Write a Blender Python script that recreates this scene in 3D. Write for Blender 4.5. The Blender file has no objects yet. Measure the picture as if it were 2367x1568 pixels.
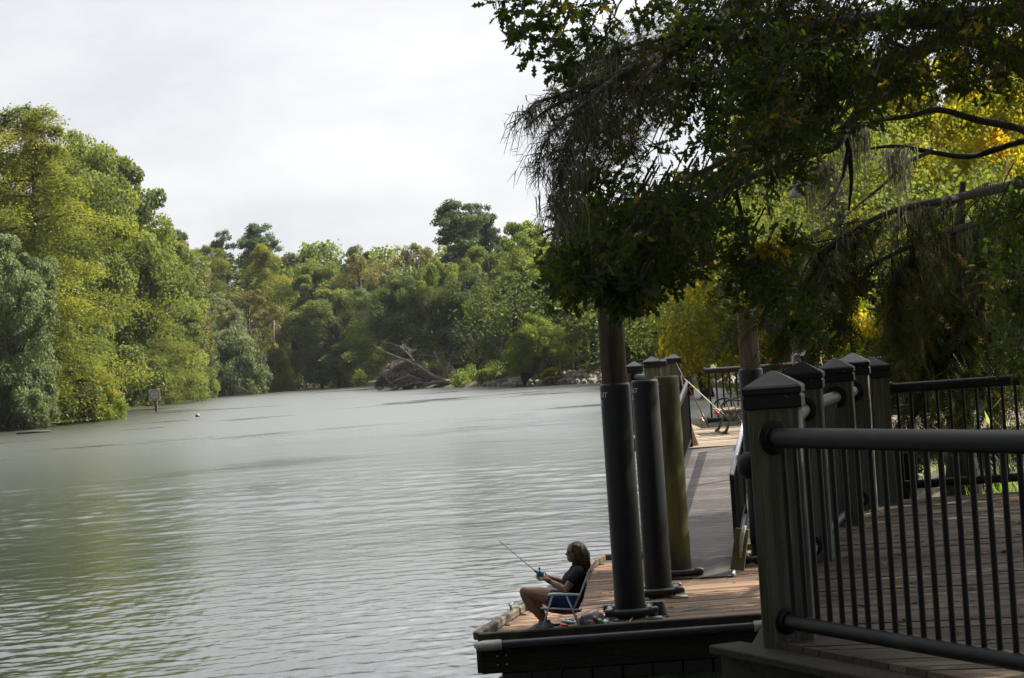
import bpy, bmesh, math, random
import numpy as np
from mathutils import Vector, Matrix

# ------------------------------------------------------------------ basics
S = bpy.context.scene
COL = S.collection
rnd = random.Random(7)
R_ = np.random.default_rng(11)
rad = math.radians

# camera model (photo measured on a 2367 x 1568 grid)
F = 4930.0
EYE = Vector((0, 0, 3.65))
PITCH, ROLL = rad(0.51), rad(3.9)
FW = Vector((0, math.cos(PITCH), math.sin(PITCH)))
R0 = Vector((1, 0, 0))
U0 = Vector((0, -math.sin(PITCH), math.cos(PITCH)))
RT = R0 * math.cos(ROLL) - U0 * math.sin(ROLL)
UP = U0 * math.cos(ROLL) + R0 * math.sin(ROLL)

def ray(x, y):
    return FW * F + RT * (x - 1183.5) + UP * (784 - y)
def pt(x, y, Y):
    d = ray(x, y)
    return EYE + d * (Y / d.y)
def onz(x, y, z):
    d = ray(x, y)
    return EYE + d * ((z - EYE.z) / d.z)

ZD, ZK = 1.9, 0.5          # boardwalk deck, floating dock deck

# ------------------------------------------------------------------ objects
WLOC = {}
def link(o, parent=None):
    COL.objects.link(o)
    if parent is not None:
        o.parent = parent
    return o
def tag(o, label=None, cat=None, group=None, kind=None):
    if label: o['label'] = label
    if cat: o['category'] = cat
    if group: o['group'] = group
    if kind: o['kind'] = kind
    return o
def thing(name, label, cat, loc=(0, 0, 0), group=None, rz=0.0):
    o = bpy.data.objects.new(name, None)
    o.empty_display_size = 0.2
    link(o)
    o.location = loc
    o.rotation_euler = (0, 0, rz)
    WLOC[o.name] = Vector(loc)
    return tag(o, label, cat, group)

class MB:
    """collects shapes; build() links them as one mesh object"""
    def __init__(s):
        s.v, s.f, s.t = [], [], []
    def add(s, vs, fs, tint=None):
        b = len(s.v)
        s.v += [tuple(p) for p in vs]
        if tint is None: tint = rnd.random()
        for f in fs:
            s.f.append([b + i for i in f]); s.t.append(tint)
        return s
    def box(s, c, size, rz=0.0, m=None, tint=None, bev=0.0):
        hx, hy, hz = size[0] / 2, size[1] / 2, size[2] / 2
        if bev <= 0:
            P = [(-hx, -hy, -hz), (hx, -hy, -hz), (hx, hy, -hz), (-hx, hy, -hz),
                 (-hx, -hy, hz), (hx, -hy, hz), (hx, hy, hz), (-hx, hy, hz)]
            Fc = [(0, 3, 2, 1), (4, 5, 6, 7), (0, 1, 5, 4), (1, 2, 6, 5), (2, 3, 7, 6), (3, 0, 4, 7)]
        else:
            P, Fc = [], []
            b = min(bev, hx * .9, hy * .9, hz * .9)
            rings = [(-hz, b), (-hz + b, 0), (hz - b, 0), (hz, b)]
            for z, i in rings:
                x, y = hx - i, hy - i
                k = b if i == 0 else b * .4
                P += [(-x + k, -y, z), (x - k, -y, z), (x, -y + k, z), (x, y - k, z),
                      (x - k, y, z), (-x + k, y, z), (-x, y - k, z), (-x, -y + k, z)]
            for r in range(3):
                for i in range(8):
                    j = (i + 1) % 8
                    Fc.append((r * 8 + i, r * 8 + j, r * 8 + 8 + j, r * 8 + 8 + i))
            Fc.append(tuple(range(7, -1, -1))); Fc.append(tuple(range(24, 32)))
        M = m if m is not None else Matrix.Rotation(rz, 3, 'Z')
        c = Vector(c)
        return s.add([M @ Vector(p) + c for p in P], Fc, tint)
    def beam(s, a, b, w, h, tint=None, bev=0.0, up=(0, 0, 1)):
        """rectangular bar from a to b"""
        a, b = Vector(a), Vector(b)
        d = (b - a); L = d.length; d.normalize()
        u = Vector(up); y = u.cross(d)
        if y.length < 1e-4: y = Vector((0, 1, 0)).cross(d)
        y.normalize(); z = d.cross(y)
        M = Matrix((d, y, z)).transposed()
        return s.box((a + b) / 2, (L, w, h), m=M, tint=tint, bev=bev)
    def tube(s, pts, rr, n=8, cap=True, tint=None):
        pts = [Vector(p) for p in pts]
        if not hasattr(rr, '__len__'): rr = [rr] * len(pts)
        N = len(pts); vs, fs = [], []
        t = (pts[1] - pts[0]).normalized()
        u = t.orthogonal().normalized()
        for i in range(N):
            if i == 0: t = pts[1] - pts[0]
            elif i == N - 1: t = pts[-1] - pts[-2]
            else: t = pts[i + 1] - pts[i - 1]
            t.normalize()
            u = (u - t * u.dot(t)); u = u.normalized() if u.length > 1e-6 else t.orthogonal().normalized()
            w = t.cross(u)
            for k in range(n):
                a = 2 * math.pi * k / n
                vs.append(pts[i] + (u * math.cos(a) + w * math.sin(a)) * rr[i])
        for i in range(N - 1):
            for k in range(n):
                k2 = (k + 1) % n
                fs.append((i * n + k, i * n + k2, i * n + n + k2, i * n + n + k))
        if cap:
            fs.append(tuple(range(n - 1, -1, -1)))
            fs.append(tuple(range((N - 1) * n, N * n)))
        return s.add(vs, fs, tint)
    def lathe(s, prof, c, n=16, axis=None, tint=None):
        """prof: (radius, height) list, around axis through c"""
        A = Vector(axis or (0, 0, 1)).normalized()
        u = A.orthogonal().normalized(); w = A.cross(u); c = Vector(c)
        vs, fs = [], []
        for r, h in prof:
            for k in range(n):
                a = 2 * math.pi * k / n
                vs.append(c + A * h + (u * math.cos(a) + w * math.sin(a)) * max(r, 1e-4))
        for i in range(len(prof) - 1):
            for k in range(n):
                k2 = (k + 1) % n
                fs.append((i * n + k, i * n + k2, i * n + n + k2, i * n + n + k))
        fs.append(tuple(range(n - 1, -1, -1)))
        fs.append(tuple(range((len(prof) - 1) * n, len(prof) * n)))
        return s.add(vs, fs, tint)
    def ball(s, c, r, m=None, nu=14, nv=9, tint=None):
        if not hasattr(r, '__len__'): r = (r, r, r)
        c = Vector(c); vs, fs = [], []
        M = m or Matrix.Identity(3)
        for j in range(1, nv):
            th = math.pi * j / nv
            for i in range(nu):
                ph = 2 * math.pi * i / nu
                vs.append(c + M @ Vector((r[0] * math.sin(th) * math.cos(ph), r[1] * math.sin(th) * math.sin(ph), r[2] * math.cos(th))))
        vs.append(c + M @ Vector((0, 0, r[2]))); vs.append(c + M @ Vector((0, 0, -r[2])))
        T, B = len(vs) - 2, len(vs) - 1
        for j in range(nv - 2):
            for i in range(nu):
                i2 = (i + 1) % nu
                fs.append((j * nu + i, (j + 1) * nu + i, (j + 1) * nu + i2, j * nu + i2))
        for i in range(nu):
            i2 = (i + 1) % nu
            fs.append((T, i, i2)); fs.append((B, (nv - 2) * nu + i2, (nv - 2) * nu + i))
        return s.add(vs, fs, tint)
    def prism(s, poly, z0, z1, tint=None):
        n = len(poly)
        vs = [(p[0], p[1], z0) for p in poly] + [(p[0], p[1], z1) for p in poly]
        fs = [tuple(range(n - 1, -1, -1)), tuple(range(n, 2 * n))]
        fs += [(i, (i + 1) % n, n + (i + 1) % n, n + i) for i in range(n)]
        return s.add(vs, fs, tint)
    def build(s, name, mat, parent=None, smooth=False, loc=None, auto=None):
        o = bpy.data.objects.new(name, None if False else bpy.data.meshes.new(name))
        me = o.data
        if parent is not None:
            off = WLOC[parent.name]
        else:
            off = Vector(loc) if loc is not None else Vector((0, 0, 0))
        me.from_pydata([(p[0] - off.x, p[1] - off.y, p[2] - off.z) for p in s.v], [], s.f)
        at = me.attributes.new('tint', 'FLOAT', 'FACE')
        at.data.foreach_set('value', np.array(s.t, dtype=np.float32))
        me.update()
        bm = bmesh.new(); bm.from_mesh(me)
        bmesh.ops.recalc_face_normals(bm, faces=bm.faces)
        bm.to_mesh(me); bm.free()
        if smooth:
            me.polygons.foreach_set('use_smooth', [True] * len(me.polygons))
            if auto:
                try: me.set_sharp_from_angle(angle=rad(auto))
                except Exception: pass
        me.materials.append(mat)
        link(o, parent)
        if parent is None: o.location = off
        WLOC[o.name] = off.copy()
        return o

def np_mesh(name, V, loops, starts, totals, tint, mats, mat_idx=None, smooth=False):
    me = bpy.data.meshes.new(name)
    me.vertices.add(len(V)); me.vertices.foreach_set('co', np.asarray(V, np.float32).ravel())
    me.loops.add(len(loops)); me.loops.foreach_set('vertex_index', np.asarray(loops, np.int32))
    me.polygons.add(len(starts))
    me.polygons.foreach_set('loop_start', np.asarray(starts, np.int32))
    try: me.polygons.foreach_set('loop_total', np.asarray(totals, np.int32))
    except Exception: pass
    if mat_idx is not None: me.polygons.foreach_set('material_index', np.asarray(mat_idx, np.int32))
    if smooth: me.polygons.foreach_set('use_smooth', np.ones(len(starts), bool))
    me.update(calc_edges=True)
    at = me.attributes.new('tint', 'FLOAT', 'FACE')
    at.data.foreach_set('value', np.asarray(tint, np.float32))
    for m in mats: me.materials.append(m)
    return me

# ------------------------------------------------------------------ materials
def nt(name):
    m = bpy.data.materials.new(name); m.use_nodes = True
    t = m.node_tree; t.nodes.clear()
    out = t.nodes.new('ShaderNodeOutputMaterial')
    return m, t, t.nodes.new, t.links.new, out
def c4(c): return (c[0], c[1], c[2], 1)

def pmat(name, c1, c2=None, rough=.6, metal=0.0, scale=6.0, stretch=(1, 1, 1), rot=0.0, bump=0.0,
         tintv=0.0, c3=None, scale3=1.5, t3=(.55, .7), spec=.5, detail=6, lo=.35, hi=.65, stretch3=(1, 1, 1)):
    m, t, N, L, out = nt(name)
    b = N('ShaderNodeBsdfPrincipled'); L(b.outputs[0], out.inputs[0])
    b.inputs['Roughness'].default_value = rough
    b.inputs['Metallic'].default_value = metal
    b.inputs['Specular IOR Level'].default_value = spec
    tc = N('ShaderNodeTexCoord')
    mp = N('ShaderNodeMapping'); L(tc.outputs['Object'], mp.inputs[0])
    mp.vector_type = 'TEXTURE' if False else 'POINT'
    rm = N('ShaderNodeMapping'); L(tc.outputs['Object'], rm.inputs[0]); rm.inputs['Rotation'].default_value = (0, 0, rot)
    L(rm.outputs[0], mp.inputs[0]); mp.inputs['Scale'].default_value = stretch
    no = N('ShaderNodeTexNoise'); L(mp.outputs[0], no.inputs['Vector'])
    no.inputs['Scale'].default_value = scale; no.inputs['Detail'].default_value = detail; no.inputs['Roughness'].default_value = .65
    rp = N('ShaderNodeMapRange'); L(no.outputs[0], rp.inputs[0])
    rp.inputs[1].default_value = lo; rp.inputs[2].default_value = hi
    mx = N('ShaderNodeMixRGB'); L(rp.outputs[0], mx.inputs[0])
    mx.inputs[1].default_value = c4(c1); mx.inputs[2].default_value = c4(c2 or c1)
    col = mx.outputs[0]
    if tintv:
        at = N('ShaderNodeAttribute'); at.attribute_name = 'tint'
        mr = N('ShaderNodeMapRange'); L(at.outputs['Fac'], mr.inputs[0])
        mr.inputs[3].default_value = 1 - tintv; mr.inputs[4].default_value = 1 + tintv
        hs = N('ShaderNodeHueSaturation'); L(mr.outputs[0], hs.inputs['Value']); L(col, hs.inputs['Color'])
        col = hs.outputs[0]
    if c3:
        m3 = N('ShaderNodeMapping'); L(rm.outputs[0], m3.inputs[0]); m3.inputs['Scale'].default_value = stretch3
        n3 = N('ShaderNodeTexNoise'); L(m3.outputs[0], n3.inputs['Vector'])
        n3.inputs['Scale'].default_value = scale3; n3.inputs['Detail'].default_value = 5
        r3 = N('ShaderNodeMapRange'); L(n3.outputs[0], r3.inputs[0])
        r3.inputs[1].default_value = t3[0]; r3.inputs[2].default_value = t3[1]
        x3 = N('ShaderNodeMixRGB'); L(r3.outputs[0], x3.inputs[0]); L(col, x3.inputs[1]); x3.inputs[2].default_value = c4(c3)
        col = x3.outputs[0]
    L(col, b.inputs['Base Color'])
    if bump:
        bp = N('ShaderNodeBump'); bp.inputs['Strength'].default_value = min(1, bump); bp.inputs['Distance'].default_value = .01 * bump
        L(no.outputs[0], bp.inputs['Height']); L(bp.outputs[0], b.inputs['Normal'])
    return m

def leafmat(name, dark, light, yel=None, ymix=.0, trans=.4, gloss=.015, tcol=None):
    """leaf colour runs from dark to light by leaf; some clumps carry the turning colour"""
    m, t, N, L, out = nt(name)
    at = N('ShaderNodeAttribute'); at.attribute_name = 'tint'
    rp = N('ShaderNodeValToRGB'); L(at.outputs['Fac'], rp.inputs[0])
    e = rp.color_ramp.elements
    e[0].position = 0.0; e[0].color = c4(dark); e[1].position = .8 if yel else 1.0; e[1].color = c4(light)
    if yel:
        k = e.new(1.0 - ymix * .2); k.color = c4(yel)
    oi = N('ShaderNodeObjectInfo')
    mr = N('ShaderNodeMapRange'); L(oi.outputs['Random'], mr.inputs[0]); mr.inputs[3].default_value = .85; mr.inputs[4].default_value = 1.15
    hs = N('ShaderNodeHueSaturation'); L(rp.outputs[0], hs.inputs['Color']); L(mr.outputs[0], hs.inputs['Value'])
    d = N('ShaderNodeBsdfDiffuse'); L(hs.outputs[0], d.inputs[0])
    tr = N('ShaderNodeBsdfTranslucent')
    tm = N('ShaderNodeMixRGB'); tm.blend_type = 'MULTIPLY'; tm.inputs[0].default_value = 1
    L(hs.outputs[0], tm.inputs[1]); tm.inputs[2].default_value = c4(tcol or (1.5, 1.4, .6)); L(tm.outputs[0], tr.inputs[0])
    mx = N('ShaderNodeMixShader'); mx.inputs[0].default_value = trans; L(d.outputs[0], mx.inputs[1]); L(tr.outputs[0], mx.inputs[2])
    g = N('ShaderNodeBsdfGlossy'); g.inputs['Roughness'].default_value = .6; g.inputs[0].default_value = (1, 1, 1, 1)
    m2 = N('ShaderNodeMixShader'); m2.inputs[0].default_value = gloss; L(mx.outputs[0], m2.inputs[1]); L(g.outputs[0], m2.inputs[2])
    L(m2.outputs[0], out.inputs[0])
    return m

M = {}
M['metal'] = pmat('black_painted_metal', (.005, .0055, .007), (.009, .010, .012), rough=.5, scale=9, bump=.3, c3=(.03, .032, .02), scale3=2.2, t3=(.62, .8), spec=.25)
M['cap'] = pmat('black_cap_plastic', (.009, .0095, .012), (.014, .015, .018), spec=.3, rough=.55, scale=20, bump=.4, c3=(.22, .24, .22), scale3=14, t3=(.70, .74))
M['post'] = pmat('weathered_post_wood', (.045, .048, .035), (.19, .19, .145), rough=.85, scale=2.2, stretch=(11, 11, .45), bump=3, lo=.3, hi=.7, spec=.25, c3=(.07, .085, .03), scale3=2.5, t3=(.5, .72), stretch3=(1, 1, .5))
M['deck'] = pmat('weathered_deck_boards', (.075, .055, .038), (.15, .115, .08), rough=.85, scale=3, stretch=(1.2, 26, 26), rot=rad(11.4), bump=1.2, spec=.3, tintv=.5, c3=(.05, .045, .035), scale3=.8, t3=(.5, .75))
M['dock'] = pmat('reddish_dock_boards', (.095, .056, .035), (.23, .145, .092), rough=.85, scale=3, stretch=(1.1, 26, 26), rot=rad(3), bump=1.2, spec=.25, tintv=.5, c3=(.05, .04, .03), scale3=.9, t3=(.52, .75))
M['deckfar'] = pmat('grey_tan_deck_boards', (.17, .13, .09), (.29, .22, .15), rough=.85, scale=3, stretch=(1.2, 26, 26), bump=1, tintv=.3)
M['timber'] = pmat('dark_wet_timber', (.014, .012, .009), (.034, .029, .022), spec=.25, rough=.8, scale=3, stretch=(2, 8, 14), bump=1.2, tintv=.2, c3=(.055, .05, .018), scale3=3.5, t3=(.56, .74))
M['kerbwood'] = pmat('worn_kerb_timber', (.06, .045, .03), (.15, .12, .085), rough=.88, scale=3, stretch=(3, 3, 14), bump=1.4, tintv=.2, c3=(.16, .11, .02), scale3=2.2, t3=(.58, .72))
M['sleeve'] = pmat('black_pile_sleeve', (.0035, .004, .005), (.006, .0065, .0075), rough=.45, scale=5, stretch=(1, 1, .3), bump=.5, spec=.35, c3=(.04, .038, .012), scale3=1.6, t3=(.55, .8), stretch3=(1.6, 1.6, .35))
M['sleevemoss_sun'] = pmat('mossy_sunlit_pile_sleeve', (.012, .012, .010), (.03, .03, .018), rough=.6, scale=5, stretch=(1, 1, .3), bump=1, spec=.3, c3=(.13, .12, .028), scale3=2.2, t3=(.36, .62), stretch3=(1.6, 1.6, .3))  # algae, its olive strengthened to stand in for sunlight the crown blocks
M['pilewood'] = pmat('creosoted_pile_wood', (.035, .022, .014), (.11, .07, .042), rough=.9, scale=2.2, stretch=(10, 10, .5), bump=1.6)
M['pilegrey'] = pmat('weathered_pile_wood', (.05, .034, .024), (.20, .145, .10), rough=.9, scale=2.2, stretch=(10, 10, .5), bump=1.6)
M['rubber'] = pmat('black_roller', (.012, .012, .013), (.02, .02, .02), rough=.4, scale=8)
M['galv'] = pmat('galvanised_steel', (.34, .35, .36), (.24, .25, .26), rough=.45, metal=.7, scale=14, c3=(.18, .12, .07), scale3=6, t3=(.62, .75))
M['alu'] = pmat('pale_tube', (.55, .56, .58), (.46, .47, .49), rough=.35, metal=.15, scale=14)
M['pvc'] = pmat('grey_white_pvc', (.46, .46, .43), (.30, .30, .27), rough=.55, scale=9, c3=(.12, .11, .07), scale3=5, t3=(.55, .75))
M['pipe'] = pmat('blue_black_bumper_pipe', (.018, .022, .032), (.03, .035, .045), rough=.38, scale=7, c3=(.12, .13, .14), scale3=16, t3=(.66, .78))
M['ramp'] = pmat('ramp_tread', (.03, .025, .023), (.10, .083, .074), spec=.3, rough=.65, scale=4, stretch=(1, 14, 14), bump=1.2, tintv=.45, lo=.3, hi=.7, c3=(.03, .027, .025), scale3=1.3, t3=(.5, .7))
M['bark'] = pmat('grey_brown_bark', (.05, .043, .034), (.12, .105, .085), rough=.95, scale=3, stretch=(5, 5, .8), bump=2)
M['barkdark'] = pmat('dark_bark', (.016, .014, .012), (.042, .037, .032), spec=.2, rough=.95, scale=3, stretch=(5, 5, .8), bump=2)
M['barkpale'] = pmat('pale_dead_wood', (.20, .175, .145), (.34, .31, .27), rough=.95, scale=3, stretch=(4, 4, .8), bump=1.5)
M['barknear'] = pmat('lichen_limb_bark', (.03, .027, .024), (.07, .064, .055), rough=.95, scale=18, bump=2, c3=(.24, .24, .22), scale3=7, t3=(.58, .7))
M['moss'] = leafmat('spanish_moss', (.10, .105, .09), (.23, .235, .20), trans=.35, gloss=.0, tcol=(1.2, 1.1, .85))
M['white'] = pmat('white_lettering', (.75, .76, .78), (.62, .63, .65), rough=.6, scale=30)
M['rock'] = pmat('riprap_stone', (.16, .145, .12), (.34, .31, .27), rough=.9, scale=1.5, bump=1.2, tintv=.4)
M['grass'] = leafmat('blade_green', (.05, .11, .018), (.14, .24, .04), yel=(.30, .34, .12), ymix=.6, trans=.5, gloss=.04, tcol=(1.6, 1.6, .7))
M['drygrass'] = leafmat('pale_grass', (.16, .15, .05), (.30, .28, .10), trans=.35, gloss=.0)
PAL = {
 'cyp': leafmat('cypress_yellow_green', (.085, .115, .02), (.19, .21, .036), yel=(.28, .27, .035), ymix=.2, trans=.42, tcol=(1.35, 1.3, .6)),
 'cypo': leafmat('cypress_olive', (.08, .105, .022), (.185, .20, .04), trans=.42),
 'mid': leafmat('leaf_mid_green', (.08, .12, .028), (.205, .245, .06), trans=.45),
 'bright': leafmat('leaf_bright_green', (.09, .145, .022), (.22, .27, .04), yel=(.38, .34, .03), ymix=.3, trans=.4),
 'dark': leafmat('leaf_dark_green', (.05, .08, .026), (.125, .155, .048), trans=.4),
 'grey': leafmat('leaf_grey_green', (.10, .135, .055), (.235, .28, .125), trans=.35, tcol=(1.2, 1.2, .7)),
 'olive': leafmat('leaf_olive_brown', (.11, .11, .04), (.22, .21, .08), trans=.38),
 'pine': leafmat('pine_needles', (.04, .072, .034), (.10, .145, .066), trans=.3),
 'yellow': leafmat('leaf_yellow', (.13, .15, .015), (.34, .32, .025), trans=.45),
 'gold': leafmat('leaf_turning_gold', (.11, .15, .012), (.30, .32, .02), yel=(.46, .32, .018), ymix=.6, trans=.6, tcol=(1.7, 1.4, .45)),
 'dead': leafmat('dry_brown_twigs', (.10, .085, .065), (.19, .165, .135), trans=.1),
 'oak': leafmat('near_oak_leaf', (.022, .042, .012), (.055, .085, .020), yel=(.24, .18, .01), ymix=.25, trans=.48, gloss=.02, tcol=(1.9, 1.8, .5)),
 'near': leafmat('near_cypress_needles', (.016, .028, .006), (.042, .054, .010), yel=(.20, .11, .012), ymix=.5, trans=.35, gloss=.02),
}

# ------------------------------------------------------------------ camera, light, sky
cam = bpy.data.cameras.new('camera')
co = bpy.data.objects.new('camera', cam); link(co)
cam.sensor_width = 36.0; cam.lens = 36.0 * F / 2367.0
cam.clip_start = .1; cam.clip_end = 5000
mw = Matrix.Identity(4)
for i in range(3):
    mw[i][0] = RT[i]; mw[i][1] = UP[i]; mw[i][2] = -FW[i]; mw[i][3] = EYE[i]
co.matrix_world = mw
S.camera = co

SUN_EL, SUN_AZ = rad(48), rad(72)       # azimuth from +Y towards +X
sd = Vector((math.cos(SUN_EL) * math.sin(SUN_AZ), math.cos(SUN_EL) * math.cos(SUN_AZ), math.sin(SUN_EL)))
sl = bpy.data.lights.new('sun', 'SUN'); sl.energy = 5.0; sl.angle = rad(.5); sl.color = (1, .93, .82)
so = bpy.data.objects.new('sun', sl); link(so)
so.rotation_euler = (-sd).to_track_quat('-Z', 'Y').to_euler()
so.location = sd * 80

w = bpy.data.worlds.new('World'); S.world = w; w.use_nodes = True
t = w.node_tree; t.nodes.clear(); N = t.nodes.new; L = t.links.new
out = N('ShaderNodeOutputWorld'); bg = N('ShaderNodeBackground'); L(bg.outputs[0], out.inputs[0])
bg.inputs[1].default_value = .09
sky = N('ShaderNodeTexSky'); sky.sky_type = 'NISHITA'; sky.sun_disc = False
sky.sun_elevation = SUN_EL; sky.sun_rotation = SUN_AZ
tc = N('ShaderNodeTexCoord'); mp = N('ShaderNodeMapping'); L(tc.outputs['Generated'], mp.inputs[0])
mp.inputs['Scale'].default_value = (1, 1, 2.6)
n1 = N('ShaderNodeTexNoise'); L(mp.outputs[0], n1.inputs['Vector']); n1.inputs['Scale'].default_value = 7; n1.inputs['Detail'].default_value = 7; n1.inputs['Roughness'].default_value = .55
rp = N('ShaderNodeValToRGB'); L(n1.outputs[0], rp.inputs[0])
e = rp.color_ramp.elements
e[0].position = .36; e[0].color = (8.6, 8.75, 9.2, 1); e[1].position = .62; e[1].color = (10.6, 10.6, 10.7, 1)
# cloud layer is brighter on the sun side of the sky, dimmer behind the viewer
dt = N('ShaderNodeVectorMath'); dt.operation = 'DOT_PRODUCT'; L(tc.outputs['Generated'], dt.inputs[0])
dt.inputs[1].default_value = (.35, .55, .758)
ma = N('ShaderNodeMapRange'); L(dt.outputs['Value'], ma.inputs[0]); ma.inputs[1].default_value = -1; ma.inputs[2].default_value = 1
cr = N('ShaderNodeValToRGB'); L(ma.outputs[0], cr.inputs[0]); e = cr.color_ramp.elements
e[0].position = .2; e[0].color = (.075, .075, .085, 1); e[1].position = 1.0; e[1].color = (1.45, 1.45, 1.4, 1)
for p_, v_ in ((.62, .165), (.755, .42), (.838, .49), (.885, 1.08)):
    k = e.new(p_); k.color = (v_, v_, v_, 1)
vm = N('ShaderNodeMixRGB'); vm.blend_type = 'MULTIPLY'; vm.inputs[0].default_value = 1
L(rp.outputs[0], vm.inputs[1]); L(cr.outputs[0], vm.inputs[2])
mx = N('ShaderNodeMixRGB'); mx.inputs[0].default_value = .95; L(sky.outputs[0], mx.inputs[1]); L(vm.outputs[0], mx.inputs[2])
L(mx.outputs[0], bg.inputs[0])

S.view_settings.view_transform = 'Standard'
S.view_settings.look = 'None'
S.view_settings.exposure = 1.2; S.view_settings.gamma = 1
S.render.engine = 'CYCLES'
S.cycles.max_bounces = 8; S.cycles.diffuse_bounces = 3; S.cycles.glossy_bounces = 3
S.cycles.transmission_bounces = 5; S.cycles.transparent_max_bounces = 6
S.cycles.use_denoising = True
S.cycles.caustics_reflective = False; S.cycles.caustics_refractive = False
S.cycles.sample_clamp_indirect = 6

# ------------------------------------------------------------------ terrain and river
def sh(x, y):
    p = onz(x, y, 0); return (p.x, p.y)
SHORE = [(-75, -60), (-62, 60), (-56, 150)] + [sh(-40, 1001), sh(40, 992), sh(130, 985), sh(205, 966), sh(258, 946)] + \
        [sh(290, 940), sh(360, 932), sh(450, 922), sh(620, 906), sh(720, 898), sh(830, 893)] + \
        [sh(905, 894), sh(985, 896), sh(1050, 897), sh(1120, 895), sh(1210, 893), sh(1300, 890), sh(1400, 885), sh(1560, 888), sh(1640, 894), sh(1745, 900)] + \
        [(24.5, 150), (22, 118), (15, 82), (9.5, 52), (7.2, 38), (6.0, 27), (5.0, 20), (4.5, 12), (3.5, 7), (-4, 4.5), (-14, -10), (-30, -60)]
SP = np.array(SHORE)
def sdist(P):
    """signed distance to the shore, positive on land"""
    P = np.asarray(P, float); n = len(SP)
    dmin = np.full(len(P), 1e9); inside = np.zeros(len(P), bool)
    for i in range(n):
        a, b = SP[i], SP[(i + 1) % n]
        ab = b - a; tt = np.clip(((P - a) @ ab) / (ab @ ab), 0, 1)
        dmin = np.minimum(dmin, np.hypot(*(P - a - tt[:, None] * ab).T))
        c = ((a[1] > P[:, 1]) != (b[1] > P[:, 1]))
        with np.errstate(divide='ignore', invalid='ignore'):
            xi = (b[0] - a[0]) * (P[:, 1] - a[1]) / (b[1] - a[1]) + a[0]
        inside ^= c & (P[:, 0] < xi)
    return np.where(inside, -dmin, dmin)
def height(P):
    P = np.asarray(P, float); s = sdist(P)
    wob = .18 * np.sin(P[:, 0] * .31 + 1.3 * np.sin(P[:, 1] * .17)) + .15 * np.sin(P[:, 1] * .23 + P[:, 0] * .11)
    land = .05 + 1.5 * (1 - np.exp(-np.maximum(s, 0) / 5)) + np.clip(s, 0, 60) * .012 + wob * np.clip(s / 6, 0, 1)
    near = (P[:, 1] < 45) & (P[:, 0] > 2)
    land = np.where(near, np.minimum(land, .95 + wob * .4), land)
    return np.where(s > 0, land, np.maximum(-1.6, s * .35 - .02))
def gz(x, y): return float(height([(x, y)])[0])

xs = np.concatenate([np.linspace(-900, -160, 20), np.arange(-150, 150, 3.0), np.linspace(160, 900, 20)])
ys = np.concatenate([np.linspace(-200, -30, 10), np.arange(-24, 520, 3.0), np.linspace(530, 1400, 24)])
GX, GY = np.meshgrid(xs, ys); PP = np.stack([GX.ravel(), GY.ravel()], 1)
GZ = height(PP); nx, ny = len(xs), len(ys)
idx = np.arange(nx * ny).reshape(ny, nx)
q = np.stack([idx[:-1, :-1], idx[:-1, 1:], idx[1:, 1:], idx[1:, :-1]], -1).reshape(-1, 4)
gm, t, N, L, out = nt('bank_ground')
b = N('ShaderNodeBsdfPrincipled'); L(b.outputs[0], out.inputs[0]); b.inputs['Roughness'].default_value = .95
tc = N('ShaderNodeTexCoord')
na = N('ShaderNodeTexNoise'); L(tc.outputs['Object'], na.inputs['Vector']); na.inputs['Scale'].default_value = .16; na.inputs['Detail'].default_value = 8
nb = N('ShaderNodeTexNoise'); L(tc.outputs['Object'], nb.inputs['Vector']); nb.inputs['Scale'].default_value = 1.7; nb.inputs['Detail'].default_value = 8
r1 = N('ShaderNodeValToRGB'); L(na.outputs[0], r1.inputs[0]); e = r1.color_ramp.elements
e[0].position = .42; e[0].color = (.06, .042, .026, 1); e[1].position = .56; e[1].color = (.06, .055, .022, 1)
k = e.new(.60); k.color = (.15, .18, .035, 1)
r2 = N('ShaderNodeMapRange'); L(nb.outputs[0], r2.inputs[0]); r2.inputs[3].default_value = .5; r2.inputs[4].default_value = 1.4
hs = N('ShaderNodeHueSaturation'); L(r1.outputs[0], hs.inputs['Color']); L(r2.outputs[0], hs.inputs['Value']); L(hs.outputs[0], b.inputs['Base Color'])
bp = N('ShaderNodeBump'); L(nb.outputs[0], bp.inputs['Height']); bp.inputs['Distance'].default_value = .15; L(bp.outputs[0], b.inputs['Normal'])
me = np_mesh('ground', np.column_stack([PP, GZ]), q.ravel(), np.arange(len(q)) * 4, np.full(len(q), 4), np.zeros(len(q)), [gm], smooth=True)
tag(link(bpy.data.objects.new('ground', me)), kind='structure')

wm, t, N, L, out = nt('river_water')
b = N('ShaderNodeBsdfPrincipled'); L(b.outputs[0], out.inputs[0])
b.inputs['Base Color'].default_value = (.012, .016, .006, 1); ry = N('ShaderNodeSeparateXYZ')
b.inputs['IOR'].default_value = 1.65; b.inputs['Specular IOR Level'].default_value = .95
tc = N('ShaderNodeTexCoord')
def wnoise(scale, st, rot, det=3, rough=.55, dist=0.0):
    mp = N('ShaderNodeMapping'); L(tc.outputs['Object'], mp.inputs[0]); mp.inputs['Scale'].default_value = st; mp.inputs['Rotation'].default_value = (0, 0, rot)
    n = N('ShaderNodeTexNoise'); L(mp.outputs[0], n.inputs['Vector']); n.inputs['Scale'].default_value = scale
    n.inputs['Detail'].default_value = det; n.inputs['Roughness'].default_value = rough; n.inputs['Distortion'].default_value = dist
    return n.outputs[0]
L(tc.outputs['Object'], ry.inputs[0])
rm_ = N('ShaderNodeMapRange'); L(ry.outputs['Y'], rm_.inputs[0]); rm_.inputs[1].default_value = 24; rm_.inputs[2].default_value = 150; rm_.inputs[3].default_value = .10; rm_.inputs[4].default_value = .33
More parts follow.
